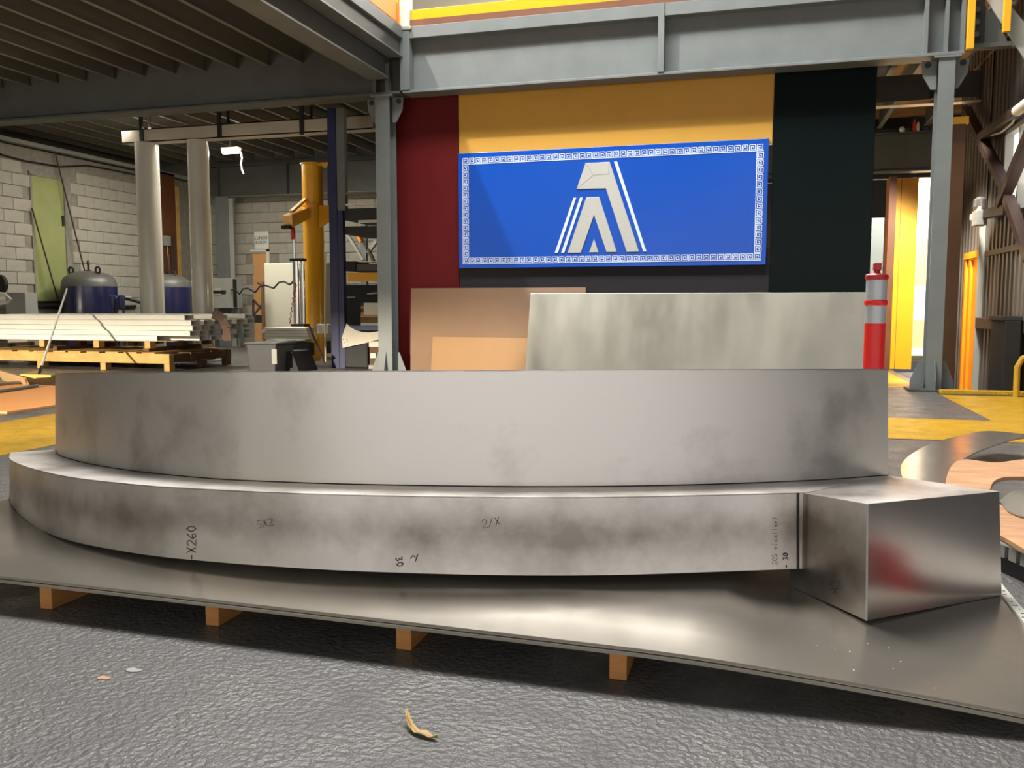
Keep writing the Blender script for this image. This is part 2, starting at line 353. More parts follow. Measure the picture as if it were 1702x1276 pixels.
# ================================================================ STEELWORK
def girder(name, label, x0, x1, top, parts, m='steel'):
    t = thing(name, label, 'girder', ((x0+x1)/2, YF+.12, ZGB))
    MB().box(x0, x1, YF+.12, YF+.134, ZGB+.03, top).build('web', M[m], t)
    MB().box(x0, x1, YF, YF+.26, ZGB, ZGB+.03).build('bottom_flange', M[m], t, bevel=.004)
    for (kind, a, b) in parts:
        if kind == 'stiff': MB().box(a, b, YF+.015, YF+.12, ZGB+.03, top).build('stiffener', M['steel'], t)
    return t
zf0 = pY(700, 62, YF).z; zf1 = pY(700, 42, YF).z
xa = pY(668, 140, YF).x; xb = pY(1603, 92, YF).x
g = girder('front_girder', 'deep grey painted steel girder running above the coloured panels and blue sign', xa, xb, zf0, [
    ('stiff', pY(1096, 60, YF).x, pY(1104, 60, YF).x), ('stiff', pY(1537, 60, YF).x, pY(1543, 60, YF).x), ('stiff', pY(1572, 60, YF).x, pY(1577, 60, YF).x), ('stiff', xb-.03, xb)])
MB().box(xa, xb, YF, YF+.26, zf0, zf1).build('edge_channel', M['steel'], g, bevel=.004)
x1100 = pY(1100, 20, YF).x
MB().box(x1100-.035, x1100+.03, YF-.012, YF, ZGB+.03, zf1).build('splice_plate', M['steel'], g, bevel=.003)
MB().box(xa-.02, xa+.10, YF-.01, YF+.24, ZGB+.03, zf1+.0).build('end_plate', M['steel'], g, bevel=.004)
gl = girder('mezzanine_girder', 'shaded grey girder carrying the joists at the upper left, level with the left column head', XL-.4, xa-.02, 4.025, [], 'steel_dark')  # shade under the mezzanine is put into this girder's colour
MB().box(pY(620, 140, YF).x-.01, pY(622, 140, YF).x+.02, YF, YF+.12, ZGB+.03, 4.0).build('stiffener', M['steel_dark'], gl)
MB().box(pY(641, 140, YF).x-.01, pY(643, 140, YF).x+.02, YF, YF+.12, ZGB+.03, 4.0).build('stiffener', M['steel_dark'], gl)
# mezzanine edge beam running towards the camera
XE = xa+.02
zm = pY(663, 93, YF).z; zbm = pY(637, 135, YF+.05).z
eb = thing('mezzanine_edge_beam', 'grey mezzanine edge beam slanting from the top of the picture to the left column', 'beam', (XE, YF, zbm))
MB().box(XE-.06, XE, 1.5, YF-.01, zf0, zf1).build('edge_channel', M['steel'], eb, bevel=.004)
MB().box(XE-.10, XE-.04, 1.5, YF-.01, zm, zf0).build('web', M['steel_dark'], eb)
MB().box(XE-.18, XE, 1.5, YF-.01, zm-.02, zm).build('bottom_flange', M['steel'], eb)
MB().box(XE-.31, XE-.20, 1.5, YF-.05, zbm+.02, zm-.02).build('lower_web', M['steel_dark'], eb)
MB().box(XE-.42, XE-.16, 1.5, YF-.05, zbm, zbm+.02).build('lower_flange', M['steel'], eb)
MB().box(XE-.42, XE-.16, YF-.055, YF-.04, zbm-.0, zbm+.17).build('end_plate', M['steel'], eb)
# balustrade kick rail and post
kr = thing('kick_rail', 'orange yellow kick rail along the mezzanine edge above the girder', 'rail', (xa+2, YF+.05, zf1))
zk0 = pY(700, 33, YF+.05).z; zk1 = pY(700, 23.5, YF+.05).z
MB().box(xa+.10, xb, YF+.03, YF+.075, zk0, zk1+.05).build('front_rail', M['crane'], kr, bevel=.004)
MB().box(xa+.10, xb, YF+.02, YF+.2, zf1+.002, zk0).build('rail_base', M['brown'], kr)
ke = thing('end_kick_rail', 'short orange kick rail along the mezzanine end left of the white post', 'rail', (xa, YF-1, zf1))
MB().box(XE-.06, XE-.02, 5, YF-.06, zf1+.02, zk1+.10).build('side_rail', M['orange'], ke, bevel=.004)
MB().box(XE-.05, XE-.01, YF-.12, YF-.07, zf1, zf1+1.1).build('rail_post', M['orange'], ke)
p = pY(673, 30, YF)
bp_ = thing('balustrade_post', 'white steel post rising from the girder corner at the top of the picture', 'post', (p.x, YF+.02, zf1))
MB().box(p.x-.07, p.x+.055, YF-.012, YF+.10, zf1-.03, zf1+1.3).build('post_shaft', M['wall_white'], bp_, bevel=.006)
MB().box(p.x-.12, p.x+.08, YF-.02, YF+.14, zf1-.04, zf1-.0).build('post_foot', M['lt_grey'], bp_, bevel=.004)

def column(name, label, px0, px1, ytop, plane, gusset=True, m='steel'):
    a = pY(px0, 400, plane).x; b = pY(px1, 400, plane).x; zt = ZGB
    cx = (a+b)/2; w = (b-a); d = .2
    t = thing(name, label, 'column', (cx, plane+d/2, 0))
    MB().box(a, b, plane, plane+.014, .02, zt-.02).build('front_flange', M[m], t)
    MB().box(a, b, plane+d-.014, plane+d, .02, zt-.02).build('rear_flange', M[m], t)
    MB().box(cx-.005, cx+.005, plane+.014, plane+d-.014, .02, zt-.02).build('web', M[m], t)
    MB().box(a-.16, b+.16, plane-.08, plane+d+.08, 0, .02).build('base_plate', M['steel_dark'], t, bevel=.003)
    MB().box(a-.05, b+.05, plane-.02, plane+d+.02, zt-.02, zt).build('cap_plate', M[m], t)
    if gusset:
        for (x, s) in ((a, -1), (b, 1)):
            MB().prism([(x, plane+.10, .02), (x+s*.13, plane+.10, .02), (x+s*.13, plane+.10, .10), (x+s*.05, plane+.10, .30), (x, plane+.10, .30)], (0, .012, 0)).build('gusset', M[m], t)
        MB().prism([(cx, plane, .02), (cx, plane-.07, .02), (cx, plane-.07, .10), (cx, plane, .32)], (.012, 0, 0)).build('gusset', M[m], t)
        for (x, s) in ((a, -1), (b, 1)):
            hn = MB().prism([(x, plane+.09, zt-.02), (x+s*.14, plane+.09, zt-.02), (x+s*.13, plane+.09, zt-.16), (x+s*.05, plane+.09, zt-.30), (x, plane+.09, zt-.30)], (0, .012, 0)).build('haunch', M[m], t)
            MB().tube([(x+s*.085, plane+.075, zt-.06), (x+s*.085, plane+.115, zt-.06)], .03, 8).build('bolt', M['dark'], hn)
    return t
column('steel_column', 'light grey steel column left of the red panel, carrying the girder corner', 626.5, 649.5, 154, YF+.02)
rc = column('steel_column', 'grey steel column at the right, standing on a base plate beside the bright yellow doorway', 1548, 1575, 95, YF+.02)
# rear girder and column
zg0, zg1 = pY(450, 325, YG).z, pY(450, 273, YG).z
rg = thing('rear_girder', 'dark grey girder deep in the left bay above the lunch room sign', 'girder', (-4, YG+.1, zg0))
MB().box(XL+.5, 5, YG+.1, YG+.115, zg0+.02, zg1+.1).build('web', M['steel_dark'], rg)
MB().box(XL+.5, 5, YG-.02, YG+.22, zg0, zg0+.02).build('bottom_flange', M['joist'], rg)
MB().box(XL+.5, 5, YG-.02, YG+.22, zg1, zg1+.02).build('top_flange', M['steel_dark'], rg)
for px in (360, 475):
    x = pY(px, 300, YG).x; MB().box(x, x+.02, YG-.01, YG+.1, zg0+.02, zg1).build('stiffener', M['steel_dark'], rg)
a, b = pY(361, 420, YG).x, pY(382, 420, YG).x
t = thing('rear_column', 'slim grey steel column with haunched head under the dark rear girder', 'column', ((a+b)/2, YG+.1, 0))
MB().box(a, b, YG-.02, YG+.0, 0, zg0).build('front_flange', M['steel'], t)
MB().box((a+b)/2-.005, (a+b)/2+.005, YG, YG+.2, 0, zg0).build('web', M['steel'], t)
MB().box(b-.02, b+.10, YG+.0, YG+.02, 0, zg0-.02).build('rear_flange', M['lt_grey'], t)
for s, x in ((-1, a), (1, b)):
    MB().prism([(x, YG+.05, zg0), (x+s*.13, YG+.05, zg0), (x+s*.10, YG+.05, zg0-.17), (x, YG+.05, zg0-.28)], (0, .015, 0)).build('haunch', M['steel'], t)
# right bay beam between the green panel and the right wall
YB = 11.9
zb0, zb1, zb2 = pY(1500, 173, YB).z, pY(1500, 166, YB).z, pY(1500, 137, YB).z
t = thing('right_bay_beam', 'dark grey beam with a lit lower flange crossing behind the right column', 'beam', (1.9, YB, zb0))
MB().box(.2, XW+.6, YB+.06, YB+.07, zb1, zb2+.1).build('web', M['steel_dark'], t)
MB().box(.2, XW+.6, YB, YB+.16, zb0, zb1-.06).build('bottom_flange', M['beam_white'], t)  # pale cream puts the light on this flange into its colour
MB().box(1.95, 1.98, YB, YB+.06, zb1, zb2+.2).build('stiffener', M['dark'], t)

# ================================================================ COLOURED PANELS + SIGN
def panel(name, label, pxa, pxb, pyt, pyb, m, y=YPN, th=.05, full=False):
    a = pY(pxa, 300, y).x; b = pY(pxb, 300, y).x; z1 = pY((pxa+pxb)/2, pyt, y).z+.1; z0 = 0 if full else pY((pxa+pxb)/2, pyb, y).z
    t = tag(MB().box(a, b, y, y+th, z0, z1).build(name, m, bevel=.004), label, 'panel'); return centre(t)
panel('wall_panel', 'dark red wall panel beside the left grey column', 654, 762.5, 145, 615, M['red'], full=True)
panel('wall_panel', 'mustard yellow wall panel above the blue sign', 763.3, 1282, 120, 252, M['yellow_panel'])
panel('wall_panel', 'charcoal wall panel below the blue sign', 763.3, 1282, 430, 615, M['black'], full=False)
panel('wall_panel', 'very dark green wall panel right of the blue sign', 1282.8, 1451.5, 105, 615, M['green'], y=YPN-.02, full=True)
YS = YPN-.06
def sp(px, py): return pY(px, py, YS)
A0 = sp(762, 255); A1 = sp(1279, 230); A2 = sp(1272, 440); A3 = sp(763, 446)
sx0, sx1, sz0, sz1 = (A0.x+A3.x)/2, (A1.x+A2.x)/2, (A2.z+A3.z)/2, (A0.z+A1.z)/2
sg = thing('blue_sign', 'bright blue sign board with silver letter A emblem and Greek key border', 'sign', ((sx0+sx1)/2, YS, sz0))
MB().box(sx0, sx1, YS, YS+.055, sz0, sz1).build('sign_board', M['blue'], sg, bevel=.004)
# emblem, measured in the close up crop of 7.09 px per source px at (900,250)
def lp(u, v): q = sp(900+u/7.09, 250+v/7.09); return V((q.x, YS-.0, q.z))
def emblem(name, pts, m, d=.008): return MB().prism([lp(*q) for q in pts], (0, -d, 0)).build(name, m, sg, bevel=.0015)
hook = emblem('emblem_hook', [(520, 150), (805, 135), (1150, 1192), (1005, 1195), (760, 447), (415, 457)], M['silver'])
emblem('emblem_stripe', [(855, 133), (893, 131), (1238, 1192), (1200, 1192)], M['white_line'])
emblem('emblem_stripe', [(378, 558), (412, 556), (195, 1207), (157, 1209)], M['white_line'])
emblem('emblem_stripe', [(455, 556), (490, 554), (270, 1206), (233, 1208)], M['white_line'])
emblem('emblem_arch', [(530, 552), (682, 548), (888, 1195), (768, 1197), (620, 760), (465, 1204), (310, 1206)], M['silver'])
emblem('emblem_triangle', [(620, 1040), (672, 1198), (562, 1201)], M['silver'])
fold = MB()
for a_, b_ in (((522, 152), (612, 292)), ((417, 455), (612, 292)), ((612, 292), (790, 280)), ((790, 280), (800, 140))):
    fold.bar(lp(*a_)+V((0, -.0082, 0)), lp(*b_)+V((0, -.0082, 0)), .004, .002, up=(0, 1, 0))
fold.build('emblem_fold', mat('fold_line', rgb(150, 146, 134), .4, .4), hook)
def key_cells(mb, x, z, s, flip):
    """one Greek key spiral in a square of side s with lower left corner x, z"""
    t = s*.115; y0, y1 = YS-.004, YS+.001
    def q(a, b, c, d):
        if flip: a, b, c, d = b, a, d, c
        mb.box(x+min(a, c)*s, x+max(a, c)*s, y0, y1, z+min(b, d)*s, z+max(b, d)*s)
    T = .12
    q(0, 0, 1, T); q(0, .90, .90, 1); q(.0, T, T, 1); q(.80, .22, .90, .90); q(.24, .22, .80, .32); q(.24, .32, .34, .74); q(.34, .64, .66, .74); q(.56, .46, .66, .64)
bw = .076; mx, mt, mb_ = .048, .055, .048
for dx, xx, zz, Ln in ((1, sx0+mx, sz1-mt-bw, sx1-sx0-2*mx), (1, sx0+mx, sz0+mb_, sx1-sx0-2*mx), (0, sx0+mx, sz0+mb_+bw+.004, sz1-sz0-mt-mb_-2*bw-.008), (0, sx1-mx-bw, sz0+mb_+bw+.004, sz1-sz0-mt-mb_-2*bw-.008)):
    mb = MB(); c = int(Ln/bw); st = Ln/c
    for i in range(c): key_cells(mb, xx+dx*i*st, zz+(1-dx)*i*st, bw, not dx)
    mb.build('greek_key_border', M['white_line'], sg)

# sheets leaning against the panels
def lean(name, label, pxl, pxr, pyt, m, yb, yt, th, cat='sheet', bl=0, br=0):
    tl = pY(pxl, pyt, yt); tr = pY(pxr, pyt-1, yt)
    x0 = tl.x; x1 = tr.x; zt = tl.z; d = V((0, -th, 0))
    def bot(pxb, xt):
        if not pxb: return xt+(0)
        zz = .12; f = (zt-zz)/zt; y = yt+(yb-yt)*f; x = pY(pxb, 616, y).x; return xt+(x-xt)/f
    bl_ = bot(bl, x0); br_ = bot(br, x1)
    pts = [V((bl_, yb, 0)), V((br_, yb, 0)), V((x1, yt, zt)), V((x0, yt, zt))]
    return centre(tag(MB().loft(pts, [q+d for q in pts]).build(name, m, bevel=.002), label, cat))
lean('fibreboard_sheet', 'large brown fibreboard sheet leaning on the red panel, behind the aluminium sheet', 684, 974, 479, M['mdf'], YPN-.5, YPN-.11, .018, bl=683, br=974)
lean('fibreboard_sheet', 'smaller tan fibreboard offcut leaning in front of the large brown sheet', 720, 900, 559.5, M['mdf2'], YPN-.62, YPN-.36, .018, bl=717, br=900)
a_ = lean('aluminium_sheet', 'dull silver aluminium sheet leaning on the charcoal and green panels behind the curved piece', 882, 1441, 487.5, M['alu_sheet'], YPN-.95, YPN-.66, .006, bl=872, br=1437)

# ================================================================ FOREGROUND: plates, bearers, curved plinth
K = .838; ZP = .115*K
xpl, xpr, ypf, ypb = -3.46*K, .765*K, 2.305*K, 5.0*K
def sag(x): return -0.0 if x < -.30 else -.060*((x+.30)/.94)**1.6
GAPX = [(-2.55, 0.), (-2.35, .004), (-2.1, .018), (-1.75, .034), (-1.5, .044), (-1.2, .055), (-.8, .068), (-.5, .072), (-.2, .066), (.1, .055), (.7, .05)]
def gap(x):   # plates raised towards the plinth underside, shaped for the reflections in them
    for (a, u), (b, w) in zip(GAPX, GAPX[1:]):
        if a <= x <= b: return u+(w-u)*(x-a)/(b-a)
    return 0.
def plate(z0, z1, dx, dy, name, label):
    n = 40; mb = MB(); xs_ = [xpl+(xpr-xpl)*i/n for i in range(n+1)]
    yf = [ypf+.055*K*max(0, (-.3-x)/2.6)+dy for x in xs_]
    def sm(a, b, v): u = min(1, max(0, (v-a)/(b-a))); return u*u*(3-2*u)
    def s(x, y): return sag(x)*max(0, 1-(y-ypf)/.55)**1.5+.62*max(0, gap(x))*(1-sm(-.08, .09, x))*sm(ypf-.04, ypf+.25, y)
    vs = []
    rows = [0, .02, .04, .06, .08, .1, .12, .14, .17, .2, .24, .34, .5, 1]
    for r in rows:
        for x, y in zip(xs_, yf):
            yy = y+(ypb-y)*r; vs.append((x+dx, yy, s(x, yy)))
    m = len(vs); nn = n+1; fs = []
    top = [(x, y, z+z1) for x, y, z in vs]; bot = [(x, y, z+z0) for x, y, z in vs]
    for r in range(len(rows)-1):
        for i in range(n):
            a = r*nn+i; fs.append((a, a+1, a+1+nn, a+nn)); fs.append((a+m, a+nn+m, a+1+nn+m, a+1+m))
    for i in range(n): fs.append((i, i+m, i+1+m, i+1)); a = (len(rows)-1)*nn+i; fs.append((a, a+1, a+1+m, a+m))
    for r in range(len(rows)-1):
        a = r*nn; fs.append((a, a+nn, a+nn+m, a+m)); a += n; fs.append((a, a+m, a+nn+m, a+nn))
    o = mb.add(top+bot, fs).build(name, M['plate'], smooth=True); return centre(tag(o, label, 'metal plate', 'stacked aluminium plates'))
plate(ZP-.008, ZP, 0, 0, 'aluminium_plate', 'upper large mirror-like aluminium plate carrying the curved piece and the box end')
plate(ZP-.0175, ZP-.0095, .004, -.006, 'aluminium_plate', 'lower aluminium plate under the mirror-like one, only its bright front edge showing')
top_plate = bpy.data.objects['aluminium_plate']
M['drop'] = mat('water_drop', rgb(225, 226, 226), .1)
mb = MB()
for i in range(90):
    px, py = (random.gauss(1245, 60), random.gauss(1070, 45)) if i < 60 else (random.uniform(1330, 1560), random.uniform(1060, 1180))
    q = pz(px, py, ZP)
    if q.y < ypf+.03 or q.x > xpr-.02 or py < 1000: continue
    r_ = random.uniform(.0008, .0022); zz = ZP+sag(q.x)*max(0, 1-(q.y-ypf)/.55)**1.5-.0003
    if q.x < .12: continue
    mb.lathe((q.x, q.y, zz), [(r_, 0), (r_*.8, r_*.45), (r_*.3, r_*.65)], 8)
if mb.v: mb.build('water_droplets', M['drop'], top_plate, kind='stuff', smooth=True)
zb = ZP-.0176
for px, py, lab in ((76, 1012, 'leftmost pine bearer under the front edge of the plates'), (352, 1040, 'second pine bearer from the left under the plates'), (670, 1080, 'third pine bearer from the left under the plates'), (1026, 1130, 'rightmost pine bearer under the plates, left of where they droop')):
    q = pz(px, py, 0)
    centre(tag(MB().box(q.x-.02, q.x+.022, q.y, 4.1, 0.0, zb).build('timber_bearer', M['timber'], bevel=.003), lab, 'timber', 'pine bearers under the plates'))

# curved plinth: plan curves in metres measured on the tilted tread plane
Tpts = [(-3.672, 3.548), (-3.40, 3.28), (-3.121, 3.069), (-2.83, 2.885), (-2.497, 2.715), (-2.088, 2.59), (-1.802, 2.553), (-1.559, 2.540), (-1.278, 2.545), (-.93, 2.585), (-.65, 2.641), (-.354, 2.735), (.128, 2.945), (.165, 2.963)]
Upts = [(-3.581, 3.752), (-3.36, 3.53), (-3.11, 3.336), (-2.746, 3.110), (-2.371, 2.935), (-1.982, 2.815), (-1.71, 2.785), (-1.394, 2.785), (-.893, 2.846), (-.516, 2.940), (-.163, 3.085), (.198, 3.293), (.484, 3.53)]
def spline(P, per=6):
    P = [V((p[0], p[1], 0)) for p in P]; P = [2*P[0]-P[1]]+P+[2*P[-1]-P[-2]]; out = []
    for i in range(1, len(P)-2):
        for t in range(per):
            u = t/per; a, b, c, d = P[i-1:i+3]
            out.append(.5*((2*b)+(c-a)*u+(2*a-5*b+4*c-d)*u*u+(3*b-a-3*c+d)*u**3))
    out.append(P[-2]); return out
TA, TB_, TZ, THS, THU = .026, -.0767, .6605, .2486, .4043
NRM = V((-TA, -TB_, 1)).normalized()
def tread(p, dz=0.): q = V((p[0], p[1], TZ+TA*p[0]+TB_*p[1]))+NRM*dz; return q*K
TS = spline(Tpts); US = spline(Upts)
pl = thing('curved_plinth', 'long curved silver metalwork with a low step and box end lying on plates', 'metalwork', tuple(V((-1.2, 3.0, 0))*K+V((0, 0, ZP))))
def wear_attr(o, fn):
    at = o.data.attributes.new('wear', 'FLOAT', 'POINT'); off = o.location+pl.location
    for i, v in enumerate(o.data.vertices): at.data[i].value = fn(v.co+off)
def strip(curve, d0, d1, rows, name, fn, clip=True):
    mb = MB(); n = len(curve); vs = []; vals = []
    for r in range(rows+1):
        for p in curve:
            q = tread(p, d0+(d1-d0)*r/rows)
            if clip and q.z < ZP+.0015: q.z = ZP+.0015
            vs.append(q); vals.append(fn(r/rows))
    mb.add(vs, [(r*n+i, r*n+i+1, (r+1)*n+i+1, (r+1)*n+i) for r in range(rows) for i in range(n-1)])
    o = mb.build(name, M['ground'], pl, smooth=True)
    at = o.data.attributes.new('wear', 'FLOAT', 'POINT')
    for i, w in enumerate(vals): at.data[i].value = w
    return o
def bell(t): return .58*math.exp(-((t-.53)/.26)**2)-.04
strip(TS, -THS, 0, 10, 'step_face', bell)
strip(US, .002, THU, 10, 'upper_wall', lambda t: -.22)
def slab(poly, d0, d1, name):
    o = MB().loft([tread(p, d0) for p in poly], [tread(p, d1) for p in poly]).build(name, M['ground'], pl)
    at = o.data.attributes.new('wear', 'FLOAT', 'POINT')
    for i in range(len(o.data.vertices)): at.data[i].value = .05
    return o
def clipz0(q): q.z = max(q.z, ZP+.0015); return q
slab([(p.x, p.y) for p in TS]+[(p.x, p.y) for p in reversed(US)], -.004, 0, 'tread')
slab([(p.x, p.y) for p in US], THU-.004, THU, 'top_cover')
o = MB().add([clipz0(tread((p.x, p.y), -THS)) for p in TS]+[clipz0(tread(Upts[-1], -THS)), clipz0(tread(Upts[0], -THS))], [list(range(len(TS)+2))]).build('bottom_sheet', M['ground'], pl)
# back closing sheets and the weld line
bk = MB()
e0, e1 = Upts[0], Upts[-1]
def clipz(q): q.z = max(q.z, ZP+.0015); return q
bk.add([tread(e0, THU), tread(e1, THU), clipz(tread(e1, -THS)), clipz(tread(e0, -THS))], [(0, 1, 2, 3)])
o = bk.build('back_sheet', M['ground'], pl); so = o.modifiers.new('thickness', 'SOLIDIFY'); so.thickness = .003
o = MB().add([tread(Tpts[0], 0), tread(e0, 0), clipz(tread(e0, -THS)), clipz(tread(Tpts[0], -THS))], [(0, 1, 2, 3)]).build('end_sheet', M['ground'], pl)
so = o.modifiers.new('thickness', 'SOLIDIFY'); so.thickness = .003
MB().tube([tread((p.x, p.y), .001) for p in US], .0022, 5).build('joint_line', M['dark'], pl)
# end box
bx = [(.139, 2.965), (.321, 2.729), (.766, 3.126), (.484, 3.512)]
top = [tread(p, .0012) for p in bx]; bot = [V((q.x, q.y, ZP+.0015)) for q in top]
bot[1] = V((.327*K, 2.70*K, ZP+.0015)); bot[2] = V((.772*K, 3.06*K, ZP+.0015))
bot[0] = V((.119*K, 2.975*K, ZP+.0015)); top[0] = tread((.113, 3.004), -.002)
def subq(a, b, c, d, n=10):
    vs = []; 
    for j in range(n+1):
        for i in range(n+1): vs.append((a.lerp(b, i/n)).lerp(d.lerp(c, i/n), j/n))
    return vs, [(j*(n+1)+i, j*(n+1)+i+1, (j+1)*(n+1)+i+1, (j+1)*(n+1)+i) for j in range(n) for i in range(n)]
M['box_dark'] = mat('brushed_aluminium', rgb(186, 178, 174), .19, 1., noise=.10, scale=2, rnoise=.03)
def face(a, b, c, d, name, m, fn):
    vs, fs = subq(a, b, c, d); o = MB().add(vs, fs).build(name, m, pl, smooth=True)
    at = o.data.attributes.new('wear', 'FLOAT', 'POINT'); n = 10
    for j in range(n+1):
        for i in range(n+1): at.data[j*(n+1)+i].value = fn(i/n, j/n)
    return o
face(bot[0], bot[1], top[1], top[0], 'box_left_face', M['ground'], lambda u, v: .65*math.exp(-((v-.55)/.3)**2)*(1-.3*u)+.08)
face(bot[1], bot[2], top[2], top[1], 'box_right_face', M['box_dark'], lambda u, v: 0)
face(top[0], top[1], top[2], top[3], 'box_top', M['ground'], lambda u, v: .25)
face(bot[2], bot[3], top[3], top[2], 'box_back_face', M['ground'], lambda u, v: .2)
for i in range(3):
    pass
MB().tube([bot[1], top[1]], .0025, 6).build('box_edge', M['silver'], pl)
MB().tube([tread((.136, 2.944), 0)+V((0, -.001, 0)), clipz(tread((.136, 2.944), -THS))+V((0, -.001, 0))], .0022, 5).build('box_seam', M['dark'], pl)
# handwritten marker notes on the step face: strokes drawn on the sheet
def on_step(px, py):
    """point on the step face under a pen position given along the face"""
    d = ray(px, py); dd = -.12; best = None
    for it in range(4):
        sh = V((NRM.x*dd, NRM.y*dd)); hit = None
        for i in range(len(TS)-1):
            a = (V((TS[i].x, TS[i].y))+sh)*K; b = (V((TS[i+1].x, TS[i+1].y))+sh)*K
            e = b-a; den = d.x*e.y-d.y*e.x
            if abs(den) < 1e-9: continue
            t = (a.x*e.y-a.y*e.x)/den; u = (a.x*d.y-a.y*d.x)/den
            if 0 <= u <= 1 and t > 0: hit = EYEP+d*t
        if hit is None: return None
        best = hit; q = hit/K; dd = (q.z-(TZ+TA*(q.x-sh.x)+TB_*(q.y-sh.y)))/NRM.z
    return best-d.normalized()*.0025
def scribble(strokes, w, name='marker_note', fn=on_step, m='ink'):
    mb = MB()
    for s in strokes:
        pts = [fn(*p) for p in s]
        if any(p is None for p in pts): continue
        mb.tube(pts, w, 4)
    if mb.v: mb.build(name, M[m], pl)
def glyph(s, x, y, h, rot):
    """simple pen strokes for a few characters, rotated by rot, returned as pixel paths"""
    G = {'2': [[(0, .2), (.3, 0), (.6, .2), (.5, .45), (0, 1), (.65, 1)]], '6': [[(.55, 0), (.15, .35), (.0, .7), (.25, 1), (.55, .85), (.5, .6), (.1, .65)]], '0': [[(.3, 0), (.05, .3), (.05, .7), (.3, 1), (.55, .7), (.55, .3), (.3, 0)]],
         '3': [[(0, .05), (.5, .1), (.2, .45), (.55, .7), (.3, 1), (0, .9)]], 'S': [[(.55, .1), (.1, .1), (.1, .45), (.5, .6), (.4, 1), (0, .9)]], '5': [[(.55, 0), (.1, 0), (.05, .45), (.5, .5), (.5, .9), (0, 1)]], '/': [[(.5, 0), (0, 1)]], 'x': [[(0, 0), (.55, 1)], [(.55, 0), (0, 1)]],
         '(': [[(.3, 0), (.05, .5), (.3, 1)]], ')': [[(.05, 0), (.3, .5), (.05, 1)]], 'l': [[(.2, 0), (.2, 1)]], 'a': [[(.5, .5), (.1, .6), (.1, .95), (.45, .9), (.5, .5), (.55, 1)]], 'c': [[(.5, .55), (.1, .65), (.1, .95), (.5, 1)]], 'e': [[(.05, .75), (.5, .7), (.3, .5), (.05, .75), (.2, 1), (.5, .95)]], 'r': [[(.1, .5), (.1, 1)], [(.1, .65), (.45, .5)]], '-': [[(.05, .55), (.5, .55)]], 'K': [[(0, 0), (0, 1)], [(.5, 0), (0, .5), (.55, 1)]], ' ': [],
         'o': [[(.3, .5), (.05, .75), (.3, 1), (.5, .75), (.3, .5)]]}
    out = []; cx = 0; ca, sa = math.cos(rot), math.sin(rot)
    for ch in s:
        for st in G.get(ch, []):
            out.append([(x+(u+cx)*h*ca-v*h*sa, y+(u+cx)*h*sa+v*h*ca) for u, v in st])
        cx += .78
    return out
UPR = -math.pi/2
scribble(glyph('-Y260'.replace('Y', 'x'), 310, 930, 15, UPR), .0011)
scribble(glyph('S0', 668, 942, 13, 0)[0:0]+glyph('30', 668, 925, 11, math.radians(80)), .0012)
scribble([[(682, 928), (686, 923), (690, 926)], [(694, 921), (690, 933)]], .0011)
scribble(glyph('85x2', 417, 868, 12, math.radians(-12)), .0006)
scribble(glyph('2/x', 800, 864, 14, math.radians(-10)), .0006)
scribble(glyph('30', 1302, 930, 8, UPR)+glyph('-', 1303, 943, 8, UPR), .0012)
scribble(glyph('205 o(caller)', 1284, 938, 8, UPR), .0005)
def on_box(px, py):
    d = ray(px, py); nrm = (bot[1]-bot[0]).cross(top[0]-bot[0]).normalized(); t = (bot[0]-EYEP).dot(nrm)/d.dot(nrm); return EYEP+d*t-d.normalized()*.002
scribble(glyph('S2', 1377, 966, 14, math.radians(-8))+glyph('x', 1384, 975, 13, 0), .0006, fn=on_box)

# dry leaf on the floor
q0 = pz(675, 1200, 0); mb = MB(); pts = [(675, 1199), (682, 1212), (692, 1220), (705, 1224), (716, 1228), (727, 1230)]
wd = [.002, .006, .008, .009, .007, .001]; up_ = [.030, .014, .006, .010, .005, .012]
vs = []
for i, (pp, w_, u_) in enumerate(zip(pts, wd, up_)):
    c = pz(*pp, 0); d = (pz(*pts[min(i+1, 5)], 0)-pz(*pts[max(i-1, 0)], 0)).normalized(); nn = V((-d.y, d.x, 0))
    vs += [c+nn*w_+V((0, 0, u_)), c+V((0, 0, u_*.3+.001)), c-nn*w_+V((0, 0, u_*.8+.002))]
lf = mb.add(vs, [(i*3+j, i*3+j+1, i*3+j+4, i*3+j+3) for i in range(5) for j in range(2)]).build('dry_leaf', M['leaf'], smooth=True)
so = lf.modifiers.new('thickness', 'SOLIDIFY'); so.thickness = .0012
centre(tag(lf, 'small curled dry leaf lying on the grey floor in front of the plates', 'leaf'))
for (px, py) in ((170, 1127), (222, 1113)):
    c = pz(px, py, .0005); r_ = random.uniform(.012, .016); n_ = 10
    sc = MB().prism([c+V((r_*1.6*random.uniform(.5, 1.1)*math.cos(a_*.628), r_*random.uniform(.4, 1.0)*math.sin(a_*.628), 0)) for a_ in range(n_)], (0, 0, .0016)).build('paint_flake', M['card'] if px < 200 else M['lt_grey'])
    centre(tag(sc, 'tan flake on the floor left of centre' if px < 200 else 'pale flake on the floor behind the tan one', 'debris'))

